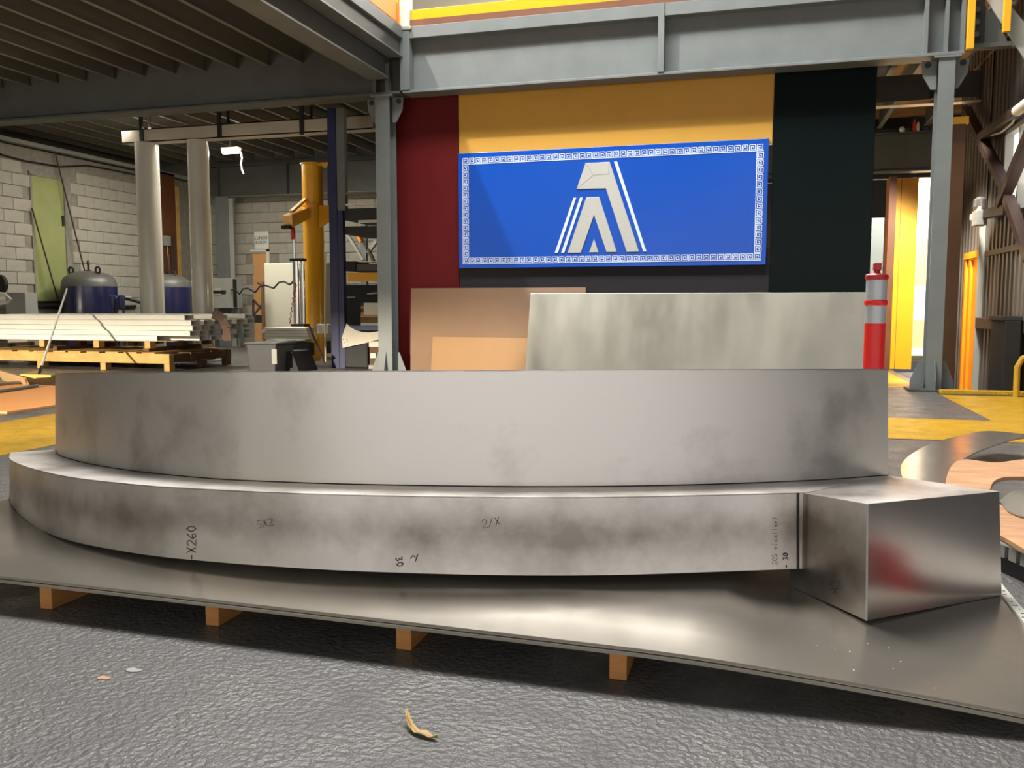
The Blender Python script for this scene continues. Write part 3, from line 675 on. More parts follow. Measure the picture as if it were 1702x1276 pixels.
# ================================================================ BOLLARD behind the plinth
bpos = pz(1452, 612, .3)
bd = .0505; YBo = 4.42*K
bc = pY(1456, 500, YBo); bx_, by_ = bc.x, YBo
zof = lambda py: pY(1455, py, YBo).z
t = thing('bollard', 'red traffic bollard with two silver bands behind the right end of the curved metalwork', 'bollard', (bx_, by_, ZP))
zA, zB, zC, zD, zE, zF = zof(578), zof(549), zof(527), zof(505), zof(496), zof(465)
R = 16.6/FPX*(V((bx_, by_, .9))-EYEP).dot(FW)
MB().lathe((bx_, by_, 0), [(R*1.02, ZP+.04), (R, zof(537))], 28).build('post_body', M['bol_red'], t, smooth=True)
MB().lathe((bx_, by_, 0), [(R*2.0, ZP+.001), (R*2.0, ZP+.02), (R*1.15, ZP+.05)], 28).build('rubber_base', M['rubber'], t, smooth=True)
MB().lathe((bx_, by_, 0), [(R*1.0, zof(537)), (R*1.0, zof(507))], 28).build('silver_band', M['reflect'], t, smooth=True)
MB().lathe((bx_, by_, 0), [(R*1.0, zof(498)), (R*1.0, zof(464))], 28).build('silver_band', M['reflect'], t, smooth=True)
def ring(za, zb, rr): 
    return [(R*.98, za), (rr*.96, za+.2*(zb-za)), (rr, (za+zb)/2), (rr*.96, zb-.2*(zb-za)), (R*.9, zb)]
MB().lathe((bx_, by_, 0), ring(zof(508), zof(497), R*1.13), 28).build('collar', M['bol_red'], t, smooth=True)
MB().lathe((bx_, by_, 0), ring(zof(466), zof(455), R*1.12), 28).build('top_collar', M['bol_dark'], t, smooth=True)
r_ = R*.28
g_ = MB().lathe((bx_, by_, 0), [(r_*1.6, zof(456)), (r_, zof(453)), (r_, zof(448))], 16); g_.box(bx_-R*.36, bx_+R*.36, by_-R*.5, by_+R*.5, zof(450), zof(437)); g_.build('grip', M['bol_dark'], t, bevel=.004)

# ================================================================ RIGHT: cut sheets beyond the plate
def flat(name, label, pts, z, th, m, cat, bevel=0.):
    P = spline([pz(px, py, z)[:2] for px, py in pts], 5); poly = [V((p.x, p.y, z)) for p in P]
    return centre(tag(MB().prism(poly, (0, 0, -th)).build(name, m, bevel=bevel), label, cat))
flat('cut_aluminium_sheet', 'shiny aluminium sheet cut to a rounded hook shape, lying right of the box end', [(1760, 727), (1702, 721), (1640, 716), (1590, 725), (1550, 736), (1520, 751), (1502, 766), (1497, 782), (1506, 800), (1540, 818), (1580, 826), (1600, 806), (1578, 795), (1582, 778), (1602, 762), (1640, 744), (1702, 727), (1760, 735)], .13, .006, M['plate'], 'metal sheet')
pl2 = flat('plywood_cutout', 'reddish plywood cut-out with a rounded lobe, on top of the shiny hooked sheet', [(1780, 762), (1702, 763), (1660, 768), (1630, 766), (1600, 763), (1583, 772), (1574, 790), (1573, 806), (1590, 822), (1640, 828), (1646, 812), (1652, 800), (1668, 793), (1700, 792), (1780, 792)], .165, .016, M['ply'], 'plywood', bevel=.001)
flat('plywood_cutout', 'lower plywood cut-out edged by a grey disc at the right edge of the picture', [(1640, 846), (1662, 838), (1680, 850), (1702, 862), (1780, 900), (1780, 960), (1702, 912), (1668, 892), (1640, 880)], .12, .016, M['ply'], 'plywood', bevel=.001)
flat('grey_disc', 'grey metal disc lying at the right edge beyond the box end', [(1661, 832), (1680, 818), (1702, 811), (1760, 806), (1820, 830), (1780, 866), (1702, 858), (1675, 848)], .128, .005, M['alu_sheet'], 'metal sheet')
# low pallet carrying the cut-outs
q1 = pz(1664, 905, .09); q2 = pz(1702, 921, .09)
t = thing('slotted_tray', 'grey tray with square rim slots at the right edge beside the box end', 'tray', (1.3, 3.4, 0))
dirv = (q2-q1).normalized(); nr = V((-dirv.y, dirv.x, 0))
if nr.y < 0: nr = -nr
def trp(u, v, z): q = q1+dirv*u+nr*v; return V((q.x, q.y, z))
MB().loft([trp(-.25, 0, .0), trp(1.2, 0, .0), trp(1.2, 1.0, .0), trp(-.25, 1.0, .0)], [trp(-.25, 0, .05), trp(1.2, 0, .05), trp(1.2, 1.0, .05), trp(-.25, 1.0, .05)]).build('tray_body', M['rubber'], t)
MB().loft([trp(-.25, -.002, .092), trp(1.2, -.002, .092), trp(1.2, 1.0, .092), trp(-.25, 1.0, .092)], [trp(-.25, -.002, .1), trp(1.2, -.002, .1), trp(1.2, 1.0, .1), trp(-.25, 1.0, .1)]).build('rim_strip', M['white_tube'], t)
for i in range(26):
    u = -.24+i*.056
    MB().loft([trp(u, -.001, .05), trp(u+.036, -.001, .05), trp(u+.036, .02, .05), trp(u, .02, .05)], [trp(u, -.001, .092), trp(u+.036, -.001, .092), trp(u+.036, .02, .092), trp(u, .02, .092)]).build('rim_tooth', M['lt_grey'], t)
# saw-marked white strip along the right edge of the plate
q1 = pz(1665, 987, ZP+.002); q2 = pz(1702, 1045, ZP+.002)
d_ = (q2-q1)
st = MB().box(xpr+.004, xpr+.030, q1.y-.6, q1.y+.3, .06, ZP+.004).build('marked_batten', M['white_tube'])
tag(st, 'white batten with black tick marks along the right edge of the plate', 'batten'); centre(st)
for i in range(26):
    y = q1.y-.55+i*.03
    MB().box(xpr+.008+.006*(i % 3), xpr+.018+.004*(i % 2), y, y+.005, ZP+.004, ZP+.0046).build('tick_mark', M['ink'], st)
# just outside the frame to the right: seen only mirrored in the box end
t = thing('red_bucket', 'red bucket on the floor beyond the right edge, mirrored in the box end', 'bucket', (1.02, 2.27, 0))
MB().lathe((1.02, 2.27, 0), [(.06, 0), (.075, .16), (.08, .165), (.08, .175)], 28).build('bucket_body', M['bucket'], t, smooth=True)
MB().tube([(1.02-.080*math.cos(u*.314), 2.27, .16+.06*math.sin(u*.314)) for u in range(11)], .004, 6).build('bucket_handle', M['chrome'], t, smooth=True)
o = MB().box(1.12, 1.26, 2.55, 3.40, 0, .045).build('loose_plank', M['timber'], bevel=.003); centre(tag(o, 'loose pine plank on the floor beyond the red bucket, mirrored in the box end', 'timber'))

# ================================================================ RIGHT BAY
# dim yellow column behind the right grey column
a, b = pY(1574, 400, YF+.5).x, pY(1597, 400, YF+.5).x; zt = pY(1585, 195, YF+.5).z
t = thing('yellow_column', 'shaded yellow brown steel column just right of the grey column', 'column', ((a+b)/2, YF+.6, -.3))
MB().box(a-.05, b, YF+.5, YF+.52, -.3, zt).build('front_flange', M['shaded_yellow'], t)
MB().box(a-.05, b, YF+.68, YF+.70, -.3, zt).build('rear_flange', M['shaded_yellow'], t)
MB().box(a+.02, a+.03, YF+.52, YF+.68, -.3, zt).build('web', M['shaded_yellow'], t)
MB().box(a-.06, b+.02, YF+.48, YF+.72, zt-.07, zt).build('cap_plate', M['rack_orange'], t)
# bright yellow door slab
YD = pz(1495, 613, 0).y
a, b = pY(1483, 450, YD).x, pY(1521, 450, YD).x; zt = pY(1500, 296, YD).z
t = thing('yellow_slab', 'bright yellow steel slab standing in the rear doorway behind the bollard', 'door', ((a+b)/2, YD, 0))
MB().box(a, b, YD, YD+.06, 0, zt).build('slab_face', M['rack_orange'], t)
xs1 = pY(1493, 450, YD).x
MB().box(xs1-.003, xs1+.003, YD-.002, YD, 0, zt).build('groove', M['brown'], t)
t2 = tag(MB().box(a-.10, a-.01, YD-.2, YD+.1, 0, zt).build('door_post', M['brown']), 'brown timber post on the left side of the bright yellow slab', 'post'); centre(t2)
a, b = pY(1444, 400, YD-.5).x, pY(1469, 400, YD-.5).x; z1 = pY(1455, 362, YD-.5).z
t = thing('grey_locker', 'tall grey locker between the green panel and the yellow slab', 'locker', ((a+b)/2, YD-.4, 0))
MB().box(a, b, YD-.5, YD-.2, 0, z1).build('body', M['steel'], t, bevel=.005)
MB().box(a+.03, b-.02, YD-.505, YD-.5, .1, z1-.05).build('locker_door', M['steel'], t, bevel=.003)
# junk on the rear beam
for i, (px, py, w, h, m, lab) in enumerate(((1500, 218, 9, 9, 'wall_white', 'small white pot on the dark beam at the right'), (1521, 208, 5, 20, 'chain', 'red upright tool on the dark beam behind the right column'), (1527, 214, 5, 15, 'wall_white', 'white bottle on the dark beam beside the red tool'), (1540, 212, 15, 8, 'dark', 'black box with a white strip on the dark beam'))):
    c = pY(px, py, YG-.05); s_ = 14.6/FPX
    zz = zg1+.02
    o = MB().lathe((c.x, YG+.02, 0), [(w*s_*.5, zz), (w*s_*.55, zz+h*s_*.6), (w*s_*.3, zz+h*s_)], 10).build('stored_item', M[m], smooth=True); centre(tag(o, lab, 'container'))
# brace truss on right wall (oxide steel)
def brace(p0, p1, w, lab, xw=XW-.12):
    a = pX(*p0, xw); b = pX(*p1, xw)
    centre(tag(MB().bar(a, b, w, .10, up=(1, 0, 0)).build('wall_brace', M['rust'], bevel=.004), lab, 'brace'))
brace((1606, 182), (1672, 312), .09, 'dark oxide diagonal brace falling rightwards from the yellow column head on the right wall')
brace((1716, 215), (1664, 338), .11, 'dark diagonal brace crossing the lit window on the right wall')
brace((1636, 356), (1676, 348), .10, 'short dark horizontal rail under the brace crossing on the right wall', XW-.1)
brace((1676, 330), (1712, 430), .09, 'dark diagonal brace falling to the right edge below the lit window')
brace((1632, 228), (1712, 170), .09, 'dark diagonal brace rising to the top of the lit window')
c = pX(1628, 362, XW-.16)
t = thing('junction_box', 'light grey junction box with a lamp, on the right wall above the orange door', 'electrical box', tuple(c))
MB().box(c.x-.06, c.x+.06, c.y-.10, c.y+.09, c.z-.09, c.z+.08).build('box_body', M['lt_grey'], t, bevel=.008)
MB().lathe((c.x, c.y, c.z), [(.05, .08), (.075, .12), (.07, .2), (.03, .23)], 16).build('lamp_head', M['chrome'], t, smooth=True)
MB().box(c.x-.03, c.x+.03, c.y+.10, c.y+.34, c.z+.0, c.z+.07).build('bracket', M['cabinet'], t, bevel=.004)
c = pX(1699, 178, XW-.25)
t = thing('wall_floodlight', 'pale tube shaped lamp at the right edge below the beam', 'lamp', tuple(c))
MB().tube([c+V((0, .16, 0)), c+V((0, -.3, 0))], .05, 14).build('lamp_body', M['wall_white'], t, smooth=True)
MB().bar(c, c+V((.22, 0, .1)), .02, .02).build('arm', M['dark'], t)
cab = MB().tube([pX(1693, 185, XW-.1), pX(1682, 205, XW-.1), pX(1664, 220, XW-.1), pX(1640, 227, XW-.1), pX(1628, 228, XW-.1)], .012, 6).build('cable', M['lt_grey'], smooth=True); centre(tag(cab, 'thin cable sagging along the brace at the upper right', 'cable'))
# dark crate and yellow hoop at far right
p0 = pz(1680, 655, 0)
t = thing('dark_crate', 'black crate against the corrugated wall at the right edge', 'crate', (2.62, 9.75, -.3))
MB().box(XW-.22, XW-.07, 9.42, 9.95, -.3, .72).build('crate_body', M['rubber'], t, bevel=.01)
MB().box(XW-.24, XW-.065, 9.42, 9.97, .72, .76).build('crate_lid', M['dark'], t, bevel=.005)
h0 = pY(1689, 655, 9.2); h1 = pY(1691, 610, 9.2); h2 = pY(1699, 596, 9.2); h3 = pY(1712, 588, 9.2)
hp = MB().tube([(h0.x, 9.2, 0), (h1.x, 9.2, h1.z), (h2.x, 9.2, h2.z), (h3.x+.1, 9.2, h3.z+.03)], .028, 10).build('guard_hoop', M['yellow_floor'], smooth=True); centre(tag(hp, 'bent yellow guard rail at the right edge on the yellow floor', 'guard rail'))
# stair with yellow handrail posts at the upper right
t = thing('steel_stair', 'grey steel stair flight with yellow posts at the top right corner', 'stair', (2.4, YF-.3, 3.6))
ys_ = YF-.35
a0, a1, a2, a3 = pY(1640, 0, ys_), pY(1702, 96, ys_), pY(1740, 150, ys_), pY(1700, -12, ys_)
sa = pY(1702, 36, ys_); sb = pY(1672, 0, ys_)
MB().prism([a0+V((-.2, 0, .33)), a0, a1, pY(1740, 155, ys_), pY(1740, 92, ys_), sa, sb], (0, .02, 0)).build('stringer', M['lt_grey'], t)
for i in range(5):
    q = pY(1662+i*20, 8+i*31, ys_); MB().box(q.x-.06, q.x+.14, ys_+.02, ys_+.16, q.z, q.z+.03).build('tread', M['steel'], t)
for px, pyb in ((1670, 55), (1610, 83)):
    q = pY(px, pyb, ys_-.03); MB().box(q.x-.026, q.x+.035, ys_-.08, ys_-.03, q.z, 5.4).build('yellow_post', M['rack_orange'], t, bevel=.004)
q = pY(1632, 75, YF+.25)
t = thing('stub_bracket', 'dark bolted bracket plate under the stair at the top right', 'bracket', tuple(q))
MB().box(q.x-.14, q.x+.0, YF+.2, YF+.25, q.z, q.z+.42).build('plate', M['dark'], t)
MB().prism([(q.x, YF+.22, q.z), (q.x+.22, YF+.22, q.z), (q.x+.1, YF+.22, q.z+.3), (q.x, YF+.22, q.z+.36)], (0, .015, 0)).build('gusset', M['steel_dark'], t)
for i in range(3): MB().tube([(q.x-.07, YF+.18, q.z+.09+.12*i), (q.x-.07, YF+.2, q.z+.09+.12*i)], .028, 8).build('bolt', M['steel_dark'], t)
MB().box(q.x-.25, q.x+1.2, YF+.18, YF+.3, q.z-.04, q.z-.0).build('flange', M['steel_dark'], t)

# ================================================================ LEFT BAY
# white pipe header frame
YC = 11.6
t0 = pY(209, 216, YC); t1 = pY(209, 240, YC)
zh1 = pY(420, 205, YC).z; zh0 = pY(420, 228, YC).z
hx0 = pY(209, 230, YC).x; hx1 = pY(624, 200, YC).x
hd = thing('header_beam', 'cream painted steel beam hung on dark straps across the left bay over the white pipes', 'beam', (hx0+1, YC, zh0))
MB().box(hx0, hx1, YC-.10, YC-.085, zh0, zh1).build('face_plate', M['beam_white'], hd)
MB().box(hx0, hx1, YC-.10, YC+.12, zh0, zh0+.015).build('bottom_flange', M['beam_white'], hd)
MB().box(hx0, hx1, YC-.10, YC+.12, zh1-.015, zh1).build('top_flange', M['beam_white'], hd)
MB().box(hx0, hx0+.015, YC-.10, YC+.12, zh0, zh1).build('end_plate', M['beam_white'], hd)
for i, px in enumerate((234, 364, 501)):
    q = pY(px, 200, YC-.12)
    MB().box(q.x-.03, q.x+.03, YC-.13, YC-.105, pY(px, 234-i*5, YC-.12).z, ZJ+.1).build('hanger_strap', M['dark'], hd)
    q = pY(px+25, 190, YC+.3)
    MB().box(q.x-.02, q.x+.02, YC+.13, YC+.15, zh1-.02, ZJ+.1).build('hanger_strap', M['dark'], hd)
for px0, px1, lab in ((229, 263, 'left glossy white round pipe column under the cream beam'), (315, 346, 'right glossy white round pipe column under the cream beam')):
    a, b = pY(px0, 300, YC).x, pY(px1, 300, YC).x; r = (b-a)/2*.96
    t = thing('pipe_column', lab, 'column', ((a+b)/2, YC, 0), 'white pipe columns')
    MB().lathe(((a+b)/2, YC, 0), [(r, 0.02), (r, pY(px0, 345, YC).z), (r*.985, pY(px0, 343, YC).z), (r*.985, zh0-.002)], 32).build('pipe_shaft', M['pipe'], t, smooth=True)
    MB().box((a+b)/2-r*1.4, (a+b)/2+r*1.4, YC-r*1.4, YC+r*1.4, 0, .02).build('base_plate', M['pipe'], t)
# batten light
c = pY(384, 250, 13.2); w_ = .30
t = thing('batten_light', 'lit white batten lamp under the ceiling joists with a dangling cord', 'lamp', tuple(c))
MB().box(c.x-w_*.55, c.x+w_*.55, c.y-.06, c.y+.06, c.z+.0, c.z+.05).build('housing', M['wall_white'], t, bevel=.01)
MB().tube([(c.x-w_*.52, c.y, c.z-.02), (c.x+w_*.52, c.y, c.z-.02)], .035, 12).build('tube', M['glow'], t, smooth=True)
MB().box(c.x-.02, c.x+.02, c.y-.02, c.y+.02, c.z+.05, 4.03).build('hanger', M['dark'], t)
MB().tube([pY(400, 252, 13.15), pY(402, 262, 13.15), pY(400.5, 272, 13.15), pY(402, 282, 13.15), pY(405, 289, 13.15)], .012, 6).build('cord', M['cabinet'], t, smooth=True)
lamp('batten_lamp_light', 'AREA', (c.x, c.y, c.z-.07), (c.x, c.y, 0), 60, (1, .97, .84), shape='RECTANGLE', size=1.1, size_y=.2)
lamp('left_bay_fill_light', 'AREA', (-8.5, 12.3, 3.6), (-8.7, 12.6, 0), 105, (1, .92, .78), shape='RECTANGLE', size=3.0, size_y=.5)  # extra fill added over the left bay, no fitting of its own

# door in the left wall
dr = MB().box(XL-.02, XL+.012, dy0, dy1-.12, dz0, dz1-.02).build('door_2', M['door_green'], kind='structure')
MB().box(XL-.02, XL+.035, dy1-.13, dy1+.02, dz0-.02, dz1+.05).build('door_frame', M['mortar'], dr)
MB().box(XL-.02, XL+.03, dy0-.05, dy1, dz1-.02, dz1+.05).build('door_frame', M['mortar'], dr)
MB().box(XL-.02, XL+.03, dy0-.04, dy0, dz0, dz1).build('door_frame', M['mortar'], dr)
MB().box(XL-.02, XL+.05, dy0-.1, dy1+.05, dz0-.04, dz0).build('sill', M['dark'], dr)
q = pX(103, 366, XL); MB().box(XL+.012, XL+.03, q.y-.02, q.y+.02, q.z-.10, q.z+.08).build('door_handle', M['dark'], dr)
# brown panel at the corner
ya, yb = pX(261, 400, XL).y, pX(287, 400, XL).y; zt = pX(275, 288, XL).z
t = thing('brown_cabinet', 'tall brown panel cabinet on the left wall between the white pipes', 'cabinet', (XL+.06, (ya+yb)/2, 0))
MB().box(XL+.01, XL+.10, ya, yb, 0, zt).build('body', M['brown'], t, bevel=.006)
MB().box(XL+.01, XL+.12, yb, yb+.10, 0, zt-.25).build('side_strip', M['pallet'], t)
q = pX(277, 400, XL+.12); MB().box(XL+.10, XL+.16, q.y-.09, q.y+.08, q.z-.10, q.z+.10).build('switch_box', M['lt_grey'], t, bevel=.005)
MB().tube([(XL+.13, q.y, q.z-.1), (XL+.14, q.y+.04, 1.0)], .01, 6).build('lead', M['lt_grey'], t)
for dy in (.12, .22): MB().tube([(XL+.14, q.y+dy, q.z+.15), (XL+.14, q.y+dy, .9)], .014, 6).build('pipe', M['rust'], t)
# tanks
def tank(pxa, pxb, pyt, pys, Y, lab, eyes):
    a, b = pY(pxa, 490, Y).x, pY(pxb, 490, Y).x; cx, r = (a+b)/2, (b-a)/2*.97
    zs = pY((pxa+pxb)/2, pys, Y-r).z; zt = pY((pxa+pxb)/2, pyt, Y).z; dz = zt-zs
    t = thing('air_tank', lab, 'tank', (cx, Y, 0), 'blue air tanks')
    MB().lathe((cx, Y, 0), [(r*.9, .05), (r, .15), (r, zs-.05)], 40).build('shell', M['navy'], t, smooth=True)
    MB().lathe((cx, Y, 0), [(r, zs-.05), (r*.985, zs+.02), (r*.90, zs+.45*dz), (r*.68, zs+.76*dz), (r*.35, zs+.95*dz), (.04, zt)], 40).build('dome', M['tank_top'], t, smooth=True)
    for i in range(3):
        an = i*2.1; MB().box(cx+r*.8*math.cos(an)-.03, cx+r*.8*math.cos(an)+.03, Y+r*.8*math.sin(an)-.03, Y+r*.8*math.sin(an)+.03, 0, .15).build('foot', M['navy'], t)
    if eyes:
        for s in (-1, 1):
            mb = MB(); ex = cx+s*r*.62
            mb.tube([(ex+.045*math.cos(u*.524), Y-.1, zs+dz*.86+.035+.055*math.sin(u*.524)) for u in range(13)], .018, 6); mb.build('lifting_eye', M['dark'], t, smooth=True)
        MB().lathe((cx+.0, Y, zt-.02), [(.045, 0), (.045, .03), (.02, .04), (.02, .12), (.03, .13), (.018, .2)], 12).build('valve', M['dark'], t, smooth=True)
    else:
        MB().tube([(cx-.25, Y-.1, zs+.05), (cx-.22, Y-.1, zt+.02), (cx-.05, Y-.1, zt+.06), (cx, Y, zt-.02)], .012, 6).build('copper_pipe', M['rust'], t, smooth=True)
        MB().tube([(cx+.0, Y, zt-.02), (cx+.05, Y-.1, zt+.06), (cx+.24, Y-.1, zt+.04), (cx+.27, Y-.1, zs+.05)], .012, 6).build('copper_pipe', M['rust'], t, smooth=True)
        MB().tube([(cx+.05, Y, zt-.02), (cx+.05, Y, zt+.35)], .014, 6).build('riser', M['rust'], t, smooth=True)
    return t
tank(112.5, 186, 450, 470, 12.5, 'navy blue air tank with grey dome and lifting eyes left of the white pipes', True)
tank(246, 313, 455, 472, 13.9, 'navy blue air tank with copper pipework between the two white pipes', False)
for px, lab in ((188, 'left small blue filter bowl beside the first air tank'), (202, 'right small blue filter bowl beside the first air tank')):
    q = pY(px, 500, 12.25)
    t = thing('filter_bowl', lab, 'filter', (q.x, 12.25, q.z-.12))
    MB().lathe((q.x, 12.25, 0), [(.045, q.z-.13), (.055, q.z-.05), (.055, q.z+.03)], 16).build('bowl', M['navy'], t, smooth=True)
    MB().lathe((q.x, 12.25, 0), [(.06, q.z+.03), (.06, q.z+.08), (.03, q.z+.1)], 16).build('head', M['rack_blue'], t, smooth=True)
    MB().tube([(q.x, 12.27, q.z+.06), (q.x+.12, 12.35, q.z+.06)], .016, 6).build('stub', M['chrome'], t, smooth=True)
    MB().box(q.x-.01, q.x+.01, 12.27, 12.31, 0, q.z+.05).build('stand', M['dark'], t)
hs = MB().tube([pY(208, 496, 12.3), pY(220, 498, 12.4), pY(236, 503, 12.5), pY(260, 505, 12.6)], .03, 8).build('air_hose', M['rubber'], smooth=True); centre(tag(hs, 'black hose running from the filter bowls behind the white pipe', 'hose'))
cd_ = MB().tube([pX(52, 509, XL+.06), pX(115, 512, XL+.06), pX(225, 509, XL+.06)], .03, 8).build('floor_conduit', M['dark'], smooth=True); centre(tag(cd_, 'dark pipe along the block wall below the pale green door', 'pipe'))
cw = MB().tube([pX(0, 256, XL+.05), pX(40, 267, XL+.05), pX(75, 273, XL+.05), pX(100, 277, XL+.05), pX(145, 275, XL+.05), pX(180, 281, XL+.05), pX(228, 291, XL+.05)], .014, 6).build('wall_cable', M['rubber'], smooth=True); centre(tag(cw, 'black cable sagging along the top of the left block wall', 'cable'))
q = pY(22, 503, 11.0)
bxg = tag(MB().box(max(XL+.03, pY(9, 500, 11.2).x), pY(42, 500, 11.2).x, 11.2, 11.45, 0, pY(20, 486, 11.2).z).build('grey_cabinet', M['lt_grey'], bevel=.01), 'low grey cabinet by the block wall left of the pale green door', 'cabinet'); centre(bxg)
hz_ = MB().tube([pY(-4, 487, 10.8), pY(8, 488, 10.8), pY(18, 497, 10.8), pY(12, 503, 10.8), pY(-6, 506, 10.8)], .02, 8).build('looped_hose', M['white_tube'], smooth=True); centre(tag(hz_, 'pale looped hose at the left edge above the white tubes', 'hose'))
qa = pY(-6, 472, 10.9)
rl = MB().tube([(qa.x, 10.9+.02, qa.z), (qa.x, 10.98, qa.z)], .15, 20).build('hose_reel', M['rubber'], smooth=True); centre(tag(rl, 'black round hose reel cut by the left edge', 'reel'))
# rods leaning on the wall
for p0, p1, lab in (((91, 252), (142, 455), 'thin dark rod leaning across the door frame on the left wall'), ((53, 345), (96, 497), 'thin rod leaning across the face of the pale green door')):
    a = pX(*p0, XL+.06); b = pX(*p1, XL+.22); centre(tag(MB().tube([a, b], .013, 6).build('steel_rod', M['rust'], smooth=True), lab, 'rod'))

# tubes bundle on two timber pallets
YP = 9.761
def zP(px, py): return pY(px, py, YP).z
ZT0 = zP(300, 567); pitch = (zP(310, 523)-ZT0)/5
hollow = None
T_W = .19
def tube_mesh(L):
    t_ = .008; h_ = pitch*.94; mb = MB()
    mb.box(-L, 0, -T_W/2, T_W/2, 0, t_); mb.box(-L, 0, -T_W/2, T_W/2, h_-t_, h_); mb.box(-L, 0, -T_W/2, -T_W/2+t_, t_, h_-t_); mb.box(-L, 0, T_W/2-t_, T_W/2, t_, h_-t_)
    return mb.build('steel_tube', M['white_tube'])
t0_ = tube_mesh(3.4); firstt = True
names = ['bottom', 'second lowest', 'middle', 'second highest', 'top']
for lay in range(5):
    for row in range(6):
        if lay == 4 and row in (1, 4): continue
        xe = pY([262, 314, 314, 310, 306][lay] if row == 0 else 312, 540, YP).x+row*.012+random.uniform(-.05, .06)
        o = t0_ if firstt else t0_.copy()
        if not firstt: COL.objects.link(o)
        firstt = False
        o.location = (xe, YP+T_W/2+row*(T_W+.045)+(.02 if lay % 2 else 0), ZT0+lay*pitch)
        tag(o, 'white rectangular steel tube, %s layer of the bundle, %s' % (names[lay], ['frontmost', 'second from the front', 'third from the front', 'third from the back', 'second from the back', 'rearmost'][row]), 'tube', 'white tubes on the timber pallets')
# strap over the tubes
sp_ = MB(); 
path = [pY(352, 524, YP+.55)+V((0, 0, .01)), pY(362, 524, YP+.2)+V((0, 0, .01)), pY(371, 532, YP-.03), pY(376, 545, YP-.04), pY(378, 566, YP-.04)]
for a, b in zip(path, path[1:]): sp_.bar(a, b, .11, .008, up=(0, -1, .3))
centre(tag(sp_.build('lifting_strap', M['strap']), 'worn brown lifting strap hanging over the tube ends', 'strap'))
# timber pallets
xr = pY(289, 567, YP).x
def pal(name, label, zt, zs, zb_, xr, blocks, depth, m):
    t = thing(name, label, 'pallet', (xr-2, YP+depth/2, zb_))
    for i, yy in enumerate((0, depth*.33, depth*.66, depth-.1)):
        MB().box(max(xr-4.8, XL+.6), xr, YP+yy, YP+yy+.1, zs, zt).build('stringer', m if i == 0 else M['pallet_dark'], t, bevel=.004)
    for bxp in blocks:
        x = pY(bxp, 580, YP).x
        for yy in (0, depth*.5, depth-.12): MB().box(x, x+.085, YP+yy+.005, YP+yy+.12, zb_, zs).build('block', m if yy == 0 else M['pallet_dark'], t, bevel=.004)
    MB().box(xr-.12, xr-.02, YP+.1, YP+depth-.1, zs+.01, zt-.01).build('end_board', M['pallet_dark'], t)
    return t
za, zb2, zc, zd, ze = zP(250, 557.5), zP(250, 566), zP(250, 579), zP(250, 588), zP(250, 604)
pal('timber_pallet', 'upper timber pallet directly under the white tubes', ZT0-.002, zb2-.01, zc, xr, (65, 155, 240), 1.35, M['pallet'])
pd = pal('timber_pallet', 'lower timber pallet on the floor under the stacked tubes', zd, ze, 0, pY(281, 590, YP).x, (60, 165, 271), 1.4, M['pallet'])
mb = MB()
for i in range(16):
    x = xr-.5-i*.29
    if x < XL+.6: break
    MB().box(x, x+.2, YP-.01+random.uniform(-.02, .03), YP+1.4, zd, zd+.018).build('deck_board', M['pallet'], pd)
gap = zc-(zd+.018)
if gap > .005:
    for i in range(3):
        x = xr-.6-i*1.5; o = MB().box(x, x+.09, YP+.15, YP+1.3, zd+.018, zc).build('packer', M['pallet_dark'], pd)
# grey bin right of pallets
a, b = pY(411, 590, YP+.1).x, pY(460, 590, YP+.1).x
t = thing('grey_bin', 'dark grey plastic bin right of the tube bundle with a paper label', 'bin', ((a+b)/2, YP+.3, 0))
MB().loft([(a+.03, YP+.1, 0), (b-.03, YP+.1, 0), (b-.03, YP+.5, 0), (a+.03, YP+.5, 0)], [(a, YP+.08, pY(435, 573, YP).z), (b, YP+.08, pY(435, 573, YP).z), (b, YP+.55, pY(435, 573, YP).z), (a, YP+.55, pY(435, 573, YP).z)]).build('bin_body', M['grey_bin'], t, bevel=.01)
MB().box(a-.02, b+.02, YP+.06, YP+.57, pY(435, 573, YP).z, pY(435, 570, YP).z).build('rim', M['grey_bin'], t, bevel=.006)
q = pY(456, 592, YP+.07); MB().box(q.x-.04, q.x+.03, YP+.075, YP+.085, q.z-.1, q.z+.09).build('paper_label', M['lt_grey'], t)
# black sloped box next to it
a, b = pY(462, 590, YP+.4).x, pY(500, 590, YP+.4).x
o = MB().prism([(a, YP+.35, 0), (b, YP+.35, 0), (pY(488, 585, YP+.4).x, YP+.35, pY(480, 584, YP+.4).z), (a, YP+.35, pY(480, 584, YP+.4).z)], (0, .5, 0)).build('black_crate', M['rubber'], bevel=.006); centre(tag(o, 'black slope-sided box between the grey bin and the yellow crane pillar', 'crate'))
# workbench with white tubes behind
zt_ = pY(470, 546, 12.2).z
t = thing('low_bench', 'low bench of white bars in front of the grey cabinet, left of the crane pillar', 'bench', (-7.2, 12.4, 0))
a, b = pY(440, 550, 12.2).x, pY(490, 550, 12.2).x
for i in range(4):
    z = zt_-.03-i*.045; o = MB().box(a-.1*random.random(), b+.2, 12.2+.02*i, 13.0, z, z+.04).build('bar', M['white_tube'], t, bevel=.003)
MB().box(a, b+.2, 12.25, 13.0, zt_-.42, zt_-.22).build('tray', M['dark'], t)
for x in (a+.05, b): MB().box(x, x+.06, 12.3, 12.36, 0, zt_-.2).build('leg', M['dark'], t)
MB().box(a+.0, b+.1, 12.26, 12.9, .12, .18).build('shelf', M['white_tube'], t)
